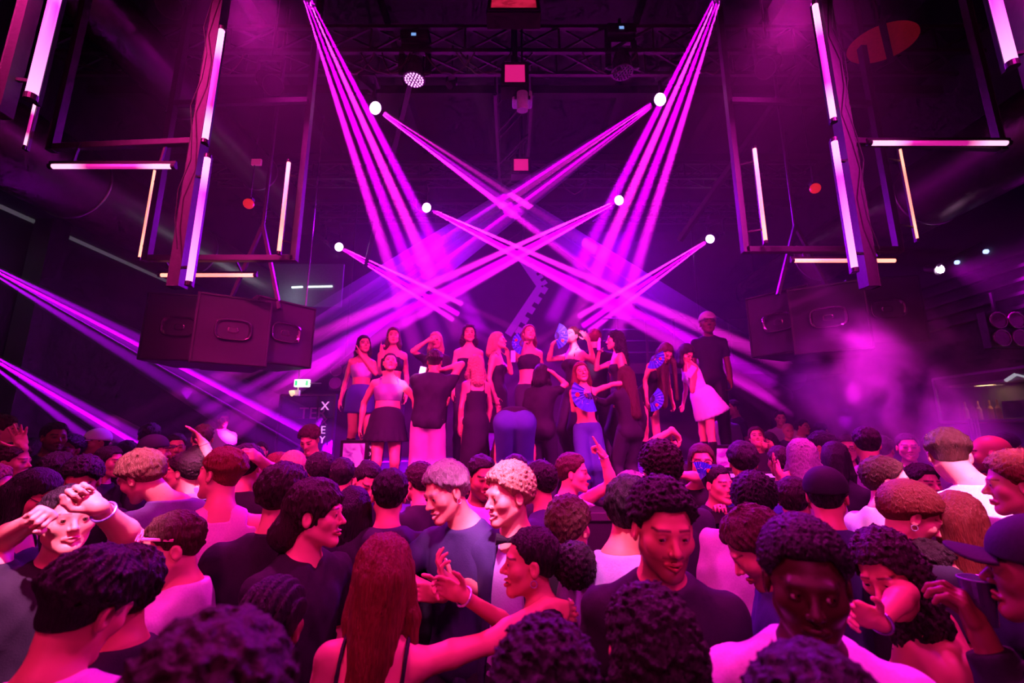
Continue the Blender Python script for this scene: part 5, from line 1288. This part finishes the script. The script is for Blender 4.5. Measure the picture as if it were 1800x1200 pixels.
x = p('woman with long ashy waves from behind in a sheer sparkling top', 1412, 806, 60, 172, sex='f', hair='longcurly', hair_len=.30, hair_col=HC['grey'], skin=F_, top=('long', 'sheer'), arms={'l': ((1384, 862, 0), (1372, 838, -.05), 'open', (1362, 818), 'right')})
p('man in a black cap seen from behind with navy t-shirt', 1454, 872, 88, 172, hair='cap', hair_col=HC['black'], skin=T_, top=('tee', 'navy'), wide=1.1)
J = STAT and None
p('curly brown-haired man in profile, white t-shirt, right of the black cap', 1560, 846, 76, 98, hair='curly', hair_t=-.006, hair_col=HC['brown'], skin=F_, b=140, top=WHT)
x = p('man with tight curls catching red light, bowing to the right', 1602, 908, 0, 108, zc=1.95, pitch=26, hair='afro', hair_t=.008, hair_col=HC['red'], skin=F_, b=150, top=('tee', 'charcoal')); earring(x, 1, 0)  # red light on the curls is put into the hair colour
p('woman with long straight brown hair seen from behind, under the brightly lit white back', 1690, 918, 0, 158, zc=1.95, sex='f', hair='long', hair_len=.5, hair_side=.6, hair_col=HC['red'], skin=F_, top=('tee', 'navy'))
p('big man in a brightly lit white t-shirt bowing his cropped head', 1668, 800, 0, -172, zc=2.5, pitch=16, hair='fade', hair_t=.0, hair_col=HC['brown'], skin=F_, shift=.08, leanx=-4, wide=1.2, fat=1.1, top=('tee', 'white', dict(e=.02)))
p('red curly-haired man turned left at the right edge', 1790, 852, 98, -82, pitch=4, hair='curly', hair_t=.002, hair_col=HC['red'], skin=F_, top=('tee', 'navy'), stubble=0)
p('bald bearded man in profile behind the white t-shirt', 1740, 798, 62, -88, hair='bald', hair_col=HC['dark'], skin=T_, stubble=1, top=('tee', 'blue'))
p('dark shadowed face between the white back and the bald man', 1704, 806, 54, -40, hair='short', hair_col=HC['black'], skin=O_, top=BLK)
p('smiling young woman with dark hair under the drifting smoke', 1596, 786, 46, 8, sex='f', hair='bun', hair_col=HC['black'], skin=F_, smile=1, open=.6, top=('long', 'black'))
p('man in a mauve t-shirt seen from behind, right of the spectacled girl', 1523, 780, 54, -165, hair='short', hair_t=-.004, hair_col=HC['dark'], skin=F_, top=('tee', 'mauve'), wide=1.1)
x = p('long-haired girl in thin glasses looking this way, left of the mauve t-shirt', 1490, 788, 44, 2, sex='f', hair='long', hair_len=.28, hair_col=HC['dark'], skin=F_, top=('tank', 'black')); glasses(x, 'frame_black', 0, .0025)
p('man in profile to the right with a black quiff, near the ashy waves', 1448, 786, 46, 70, pitch=20, hair='short', hair_t=.008, hair_col=HC['black'], skin=T_, top=BLK)
p('laughing woman with head thrown back, long brown hair and black t-shirt', 1330, 768, 0, 6, zc=5.6, sex='f', pitch=-14, hair='long', hair_len=.4, hair_col=HC['brown'], skin=F_, smile=1, open=1, top=BLK, arms={'r': ((1345, 806, 0), (1341, 789, -.1), 'fist')})
p('black-haired woman laughing at the shoulder of the laughing brown-haired woman', 1352, 778, 0, -34, zc=5.7, sex='f', pitch=10, roll=-10, hair='long', hair_len=.5, hair_col=HC['black'], skin=F_, smile=1, open=.5, top=('long', 'black'))
p('standing man in a cream shirt far back, right of the stage', 1372, 735, 0, 10, zc=8.4, hair='short', hair_col=HC['black'], skin=T_, top=('shirt', 'cream'), floor=.45)
p('small golden-lit cap of a man far back in front of the cream shirt', 1386, 757, 0, 14, zc=7.6, hair='buzz', hair_col=HC['blond'], skin=T_, top=BLK, floor=.45)  # blond hair colour stands in for golden light on his cap
p('man in a cream jacket turned right in the far background', 1411, 750, 0, 60, zc=7.4, hair='short', hair_col=HC['black'], skin=O_, top=('jacket', 'cream', dict(openf=.03, under='black')), floor=.45)
p('man with a pale glinting hairband far back, right of the cream jacket', 1444, 756, 0, 150, zc=7.0, hair='short', hair_col=HC['black'], skin=O_, top=BLK, floor=.45)
p('bearded man in a mauve t-shirt behind the picture screen', 1266, 722, 0, -12, zc=7.4, pitch=14, hair='short', hair_col=HC['black'], skin=T_, stubble=1, top=('tee', 'mauve'), floor=.45)
p('man looking left over the shoulder of the bearded man by the screen', 1288, 716, 0, -62, zc=8.0, hair='short', hair_col=HC['dark'], skin=T_, top=BLK, floor=.45)
x = p('dark-haired woman bending a pale-sleeved arm over her head, under the white skirt dancer', 1176, 786, 46, 26, sex='f', pitch=10, hair='bun', hair_col=HC['black'], skin=F_, top=('long', 'white'), arms={'l': ((1146, 776, -.1), (1180, 757, -.15), 'relax', (1200, 775), 'down')})
# ---- left background
p('person in a glowing white cap among the far left crowd', 168, 778, 42, -60, hair='cap', cap_col='white', hair_col=HC['black'], skin=O_, top=BLK)
p('dark-haired man in a pale pink t-shirt facing away, behind the bright lit hair', 262, 766, 40, 176, hair='short', hair_col=HC['black'], skin=B_, top=('tee', 'pink'), shift=-.05)
p('person in a dark cap turned right, just behind the bright lit hair', 272, 792, 48, 84, hair='cap', cap_col='charcoal', hair_col=HC['black'], skin=F_, top=('tee', 'charcoal'))
p('stubbly man looking ahead, left of the raised hand', 308, 786, 42, 8, hair='short', hair_col=HC['black'], skin=T_, stubble=.8, top=BLK)
p('bald head behind the raised hand', 356, 770, 44, 176, hair='buzz', hair_col=HC['brown'], skin=T_, top=('tee', 'red'))
x = p('person with violet-lit curls raising one spread hand high', 350, 818, 58, 168, hair='curly', hair_t=.006, hair_col=HC['dark'], skin=F_, top=('tee', 'purple'), arm=1.1, arms={'r': ((376, 826, -.05), (360, 784, -.05), 'open', (346, 762), 'left')}); band(x, 'r', 'wristband', ('frame_black', (.02, .02, .02)), .028)
p('man in a cream t-shirt standing apart in the far left background', 393, 738, 0, 14, zc=8.2, hair='short', hair_col=HC['black'], skin=T_, top=('tee', 'cream'), floor=.4)
x = p('young man with a brown quiff looking down, black t-shirt with a pale star print', 544, 772, 0, -26, zc=4.7, pitch=30, hair='fade', hair_t=.006, hair_col=HC['brown'], skin=F_, top=('tee', 'black'))
J = x['_J']; bm = new(); c = Vector(J['T'](-.02, .15, -.20))
for k in range(4): a = k * math.pi / 4; bar(bm, c - Vector((math.cos(a), 0, math.sin(a))) * .06, c + Vector((math.cos(a), 0, math.sin(a))) * .06, .014, .002)
bt = link('chest_print', bm, mat('print_pink', (.8, .5, .8), .6)); bt.parent = J['body']; bt.matrix_parent_inverse = Matrix.Translation(-J['root'])
p('dim face peering between the cream t-shirt and the curls with a hand', 400, 800, 34, 6, hair='short', hair_col=HC['dark'], skin=F_, top=BLK)
p('dim face far back, left of the booth board', 458, 794, 0, -10, zc=6.2, hair='short', hair_col=HC['dark'], skin=T_, top=BLK)
p('red-lit long-haired woman turned left, below the booth board', 484, 824, 0, -100, zc=3.6, sex='f', hair='long', hair_len=.25, hair_col=HC['red'], skin=F_, top=BLK)
p('head with pink-lit straight hair from behind, left of the black curls', 513, 824, 58, -168, sex='f', hair='bob', hair_col=HC['blond'], skin=F_, top=('tee', 'charcoal'))
p('tight black curls from behind in a pale shirt, in front of the stage corner', 561, 830, 60, -160, hair='curly', hair_col=HC['black'], skin=F_, top=('tee', 'pink'))
p('dim red-lit profile cut by the left edge above the crowd', 3, 758, 52, 80, hair='short', hair_col=HC['brown'], skin=F_, top=BLK)
x = p('dim figure at the far left with one spread hand lifted', 22, 812, 56, 60, hair='curly', hair_col=HC['brown'], skin=F_, top=BLK, arms={'r': ((30, 832, 0), (38, 796, 0), 'open', (36, 772), 'cam')})
p('barely lit bearded man left of the white cap', 96, 768, 46, 20, hair='short', hair_col=HC['black'], skin=B_, stubble=1, top=BLK)
p('barely lit head in the dark below the white cap', 122, 790, 44, -40, hair='curly', hair_col=HC['black'], skin=B_, top=('tee', 'charcoal'))
p('dark face beside the bright lit hair, turned right', 192, 812, 52, 50, sex='f', hair='long', hair_len=.2, hair_col=HC['dark'], skin=F_, top=BLK)
for i, (x_, y_, H_, f_, lab) in enumerate([(222, 796, 40, 170, 'dim back of a head left of the dark cap'), (332, 792, 36, 150, 'dim head between the stubbly man and the violet curls'), 
        (60, 790, 38, 150, 'dark head between the lifted hand and the bearded man'), (1640, 784, 38, -20, 'dim face left of the cropped bowed head'), (1552, 790, 44, 160, 'dark head between the mauve t-shirt and the smiling girl'), (1770, 790, 50, 120, 'dark head at the right edge behind the bald man'),
        (1470, 806, 56, 170, 'dark head above the black cap'), (1370, 812, 50, -150, 'dark straight-haired head left of the ashy waves'), (600, 838, 60, 175, 'dark head under the booted dancer'), (735, 848, 62, -140, 'dark curly head left of the laughing man'),
        (1203, 842, 50, 180, 'dark head below the woman with the small fan'), (1398, 880, 76, 165, 'violet-lit straight-haired head above the dark-skinned man'),
        (906, 832, 60, 175, 'short-haired head under the bending jeans'), (1625, 850, 60, 40, 'dim bearded face behind the red-lit curls'), (620, 900, 84, 170, 'dark head between the mullet and the hoodie')]):
    p(lab, x_, y_, H_ or 34, f_, hair=('short', 'curly', 'long', 'short')[i % 4], sex='f' if i % 4 == 2 else 'm', hair_len=.25, hair_col=(HC['black'], HC['dark'])[i % 2], skin=(T_, F_, F_, O_)[i % 4], top=('tee', ('black', 'charcoal', 'navy')[i % 3]))
# ---- dancers on the stage
ST = dict(bare=1, sex='f', group='dancers on the stage')
x = p('dancer in sequinned crop top, denim mini skirt and black boots', 640, 603, 0, 14, zc=6.05, floor=STZ, roll=-6, hair='long', hair_len=.2, hair_col=HC['black'], skin=F_, top=('crop', 'sequin', dict(top=-.08)), legs=('skirt', 'denim', dict(hem=-.74, ruffle=0, flare=.02)), shoes='boots',
  arms={'l': ((607, 672, 0), (598, 706, -.05), 'relax'), 'r': ((660, 655, -.1), (630, 618, -.1), 'point', (622, 595), 'left')}, **ST)
p('dancer in black crop top with one finger up, behind the grey top', 692, 589, 0, -2, zc=6.3, floor=STZ, hair='long', hair_len=.3, hair_col=HC['brown'], skin=F_, top=('crop', 'black'), arms={'l': ((668, 645, -.05), (671, 617, -.1), 'point', (669, 600), 'right')}, **ST)
p('front dancer in a grey crop top and ruffled black mini skirt, hair pulled back', 686, 636, 0, 4, zc=5.15, floor=STEP, pitch=-18, hair='bun', hair_col=HC['dark'], skin=F_, top=('crop', 'greytop', dict(top=-.07, strap=.016, strapx=.10)), wide=1.15, fat=1.15, arm=1.15,
  legs=('skirt', 'black', dict(hem=-.74, flare=.06, ruffle=.009)), shoes='', arms={'l': ((640, 708, 0), (632, 762, -.05), 'relax'), 'r': ((728, 700, 0), (736, 762, -.05), 'relax')}, **ST)
p('blond dancer with a hand across her forehead', 766, 597, 0, -8, zc=6.2, floor=STZ, hair='long', hair_len=.32, hair_col=HC['blond'], skin=F_, eyes='shut', top=('long', 'black'), arms={'l': ((733, 622, -.12), (752, 598, -.18), 'relax', (768, 590), 'away')}, **ST)
p('big man from behind in a loose black shirt and pale pink trousers', 764, 634, 0, 176, zc=5.1, floor=STEP, hair='fade', hair_t=.006, hair_col=HC['dark'], skin=T_, wide=1.15, fat=1.08, leanx=4, bare=1, group='dancers on the stage', top=('shirt', 'black', dict(e=.028, fold=.012, hem=-.60, sleeve=('u', .9))), legs=('trousers', 'pink', dict(loose=.03, e=.025)),
  shoes='white', arms={'r': ((812, 640, .0), (784, 648, -.05), 'grip', None, 'left'), 'l': ((742, 705, .1), (748, 660, .2), 'grip')})
slab('phone', at(742, 655, 5.05), .075, .15, .01, .2, 'lit phone held beside the head of the big man in black', 'phone', M_['dark'], mat('phone_lit', (.9, .5, .9), .3, emit=(1, .45, .9), estr=2.0))
p('dancer with long dark curls facing the crowd, bare shoulders', 825, 584, 0, 4, zc=6.3, floor=STZ, hair='longcurly', hair_len=.28, hair_col=HC['dark'], skin=F_, smile=.6, top=('strapless', 'black'), **ST)
p('curly blond dancer from behind in a black strap dress', 836, 642, 0, -166, zc=5.35, floor=STEP, hair='longcurly', hair_len=.20, hair_t=.006, hair_col=HC['blond'], skin=F_, top=('dress', 'black', dict(top=-.14, hem=-1.25)), legs=('none', ''), arms={'r': ((862, 716, 0), (852, 770, 0), 'relax')}, **ST)
p('blond dancer in profile with bare shoulders and black dress, looking right', 876, 597, 0, 74, zc=6.1, floor=STZ, pitch=-8, hair='long', hair_len=.16, hair_col=HC['blond'], skin=F_, top=('dress', 'black', dict(top=-.14, hem=-1.0)), legs=('none', ''), arms={'r': ((898, 655, 0), (893, 625, -.05), 'relax')}, **ST)
p('dancer with very long dark red hair lifting a fist by a fan', 930, 584, 0, 16, zc=6.1, floor=STZ, pitch=-16, roll=4, hair='long', hair_len=.42, hair_col=HC['red'], skin=F_, eyes='shut', top=('crop', 'black'), arms={'l': ((918, 645, -.1), (922, 612, -.12), 'fist', None, 'right')}, **ST)
fan(at(920, 603, 5.9), -1.65, .15, 'blue fan held beside the dark-red-haired dancer')
p('dancer in a loose black shirt from behind, hand on her hair', 952, 656, 0, 168, zc=5.05, floor=STEP, hair='bob', hair_t=-.006, hair_col=HC['black'], skin=F_, top=('shirt', 'black', dict(e=.03, fold=.009, hem=-.70)), legs=('trousers', 'black_jeans'), arms={'r': ((996, 676, 0), (972, 655, -.05), 'relax', (955, 645), 'left')}, **ST)
p('brightly lit dancer with eyes closed, hair up, black lace bodice and a blue fan', 1006, 588, 0, -46, zc=5.9, floor=STZ, roll=12, pitch=-4, hair='bun', hair_t=.004, hair_col=HC['brown'], skin=F_, eyes='shut', top=('tank', 'black', dict(top=-.12)), legs=('trousers', 'black_jeans'),
  arms={'l': ((965, 632, 0), (972, 604, -.1), 'relax', (986, 592), 'right'), 'r': ((1032, 628, -.1), (1032, 588, -.1), 'relax', (1018, 574), 'away')}, **ST)
fan(at(975, 590, 5.72), 1.62, .17, 'blue fan held upright by the brightly lit dancer')
p('back of a dark curly head between the lit dancer and the bottle holder', 1045, 594, 0, 178, zc=6.4, floor=STZ, hair='curly', hair_col=HC['red'], skin=F_, top=('tee', 'black'), group='dancers on the stage')
p('dancer in profile with long black waves drinking from a small bottle', 1080, 596, 0, -84, zc=5.8, floor=STZ, hair='longcurly', hair_len=.30, hair_col=HC['black'], skin=F_, top=('strapless', 'black'), legs=('trousers', 'black_jeans'), arms={'l': ((1045, 650, -.05), (1052, 625, -.1), 'grip', None, 'right')}, **ST)
held('small_bottle', at(1052, 608, 5.6), 'small pale bottle held at the lips of the wavy-haired dancer', 'bottle', lambda o, P0: link('glass', (lambda bm: (rod(bm, P0 - Vector((0, 0, .05)), P0 + Vector((.005, 0, .04)), .024, seg=14), rod(bm, P0 + Vector((.005, 0, .04)), P0 + Vector((.02, 0, .10)), .02, .01, 14), bm)[2])(new()), mat('bottle_pale', (.5, .3, .7), .15), o))
p('dancer in black crop top and blue jeans reaching across her friend', 1022, 652, 0, 12, zc=5.0, floor=STEP, roll=-12, leanx=-4, hair='long', hair_len=.30, hair_col=HC['red'], skin=F_, smile=.4, top=('crop', 'black', dict(hem=-.25)), legs=('trousers', 'denim', dict(loose=.03)),
  arms={'r': ((1078, 675, -.05), (1112, 672, .0), 'relax', (1126, 690), 'down'), 'l': ((1008, 720, 0), (1022, 700, -.1), 'grip')}, **ST)
fan(at(1038, 690, 4.75), -2.2, .2, 'blue fan pressed between the two front dancers')
p('dancer from behind in a black off-shoulder top and dark jeans, straight brown hair', 1098, 660, 0, -150, zc=5.05, floor=STEP, hair='long', hair_len=.42, hair_side=.8, hair_col=HC['brown'], skin=F_, top=('long', 'black', dict(vneck=.08)), legs=('trousers', 'charcoal'), arms={'l': ((1066, 708, 0), (1044, 700, -.1), 'grip', None, 'away')}, **ST)
p('bending dancer with long brown hair hanging over her face, fan at her back', 1170, 618, 0, 40, zc=5.5, floor=STZ, pitch=44, lean=34, hair='long', hair_len=.62, hair_front=.6, hair_col=HC['brown'], skin=F_, top=('dress', 'black', dict(hem=-.78)), legs=('none', ''), shoes='boots', arms={'l': ((1134, 668, 0), (1138, 716, -.05), 'relax')}, **ST)
fan(at(1146, 627, 5.3), 2.35, .14, 'blue fan held out behind the bending dancer', -1)
fan(at(1143, 700, 5.25), 1.9, .15, 'blue fan hanging low from the hand of the bending dancer')
x = p('dancer in a white ruffled skirt and tall black boots bending over her phone', 1206, 620, 0, 48, b=-62, zc=5.6, floor=STZ, pitch=38, lean=24, hair='bob', hair_t=.004, hair_col=HC['black'], skin=F_, top=('tank', 'white'), legs=('skirt', 'white', dict(hem=-.78, flare=.07, ruffle=.01)), shoes='boots', arms={'r': ((1216, 700, -.1), (1216, 672, -.12), 'grip')}, **ST)
J = x['_J']; ai = J['arms'][J['order'][1]]; slab('phone', ai[2] + ai[3] * .10 * J['s'] - unit(ai[2] - NV(EYE)) * .03, .075, .15, .01, .6, 'pale phone held by the dancer in the white skirt', 'phone', mat('phone_pale', (.6, .4, .6), .4))
p('figure in a wide pale cap in the haze behind the bending dancers', 1244, 566, 0, 10, zc=6.9, floor=STZ, hs=1.35, hair='cap', cap_col='pink', hair_col=HC['black'], skin=B_, top=('tee', 'black'), legs=('trousers', 'leather'), group='dancers on the stage')  # pink light on the pale cap is put into its fabric colour
p('dancer bending right over with rounded blue jeans towards the camera', 905, 742, 0, 180, zc=5.15, floor=STEP, s=.98, pitch=70, lean=86, fat=1.35, hair='long', hair_len=.3, hair_col=HC['dark'], skin=F_, top=('tee', 'black'), legs=('trousers', 'denim', dict(loose=.02)), arms={}, bare=1, sex='f', group='dancers on the stage')
slab('white_card', at(902, 626, 5.9), .06, .15, .004, 0, 'pale upright card held between the profile blond and the red-haired dancer', 'card', mat('card_lit', (.8, .8, .85), .6))
print('PEOPLE', len(STAT), 'QUADS', sum(q[4] for q in STAT))
for q in STAT:
    if q[2] < 1.45 or q[2] > 1.98: print('HEIGHT', q)
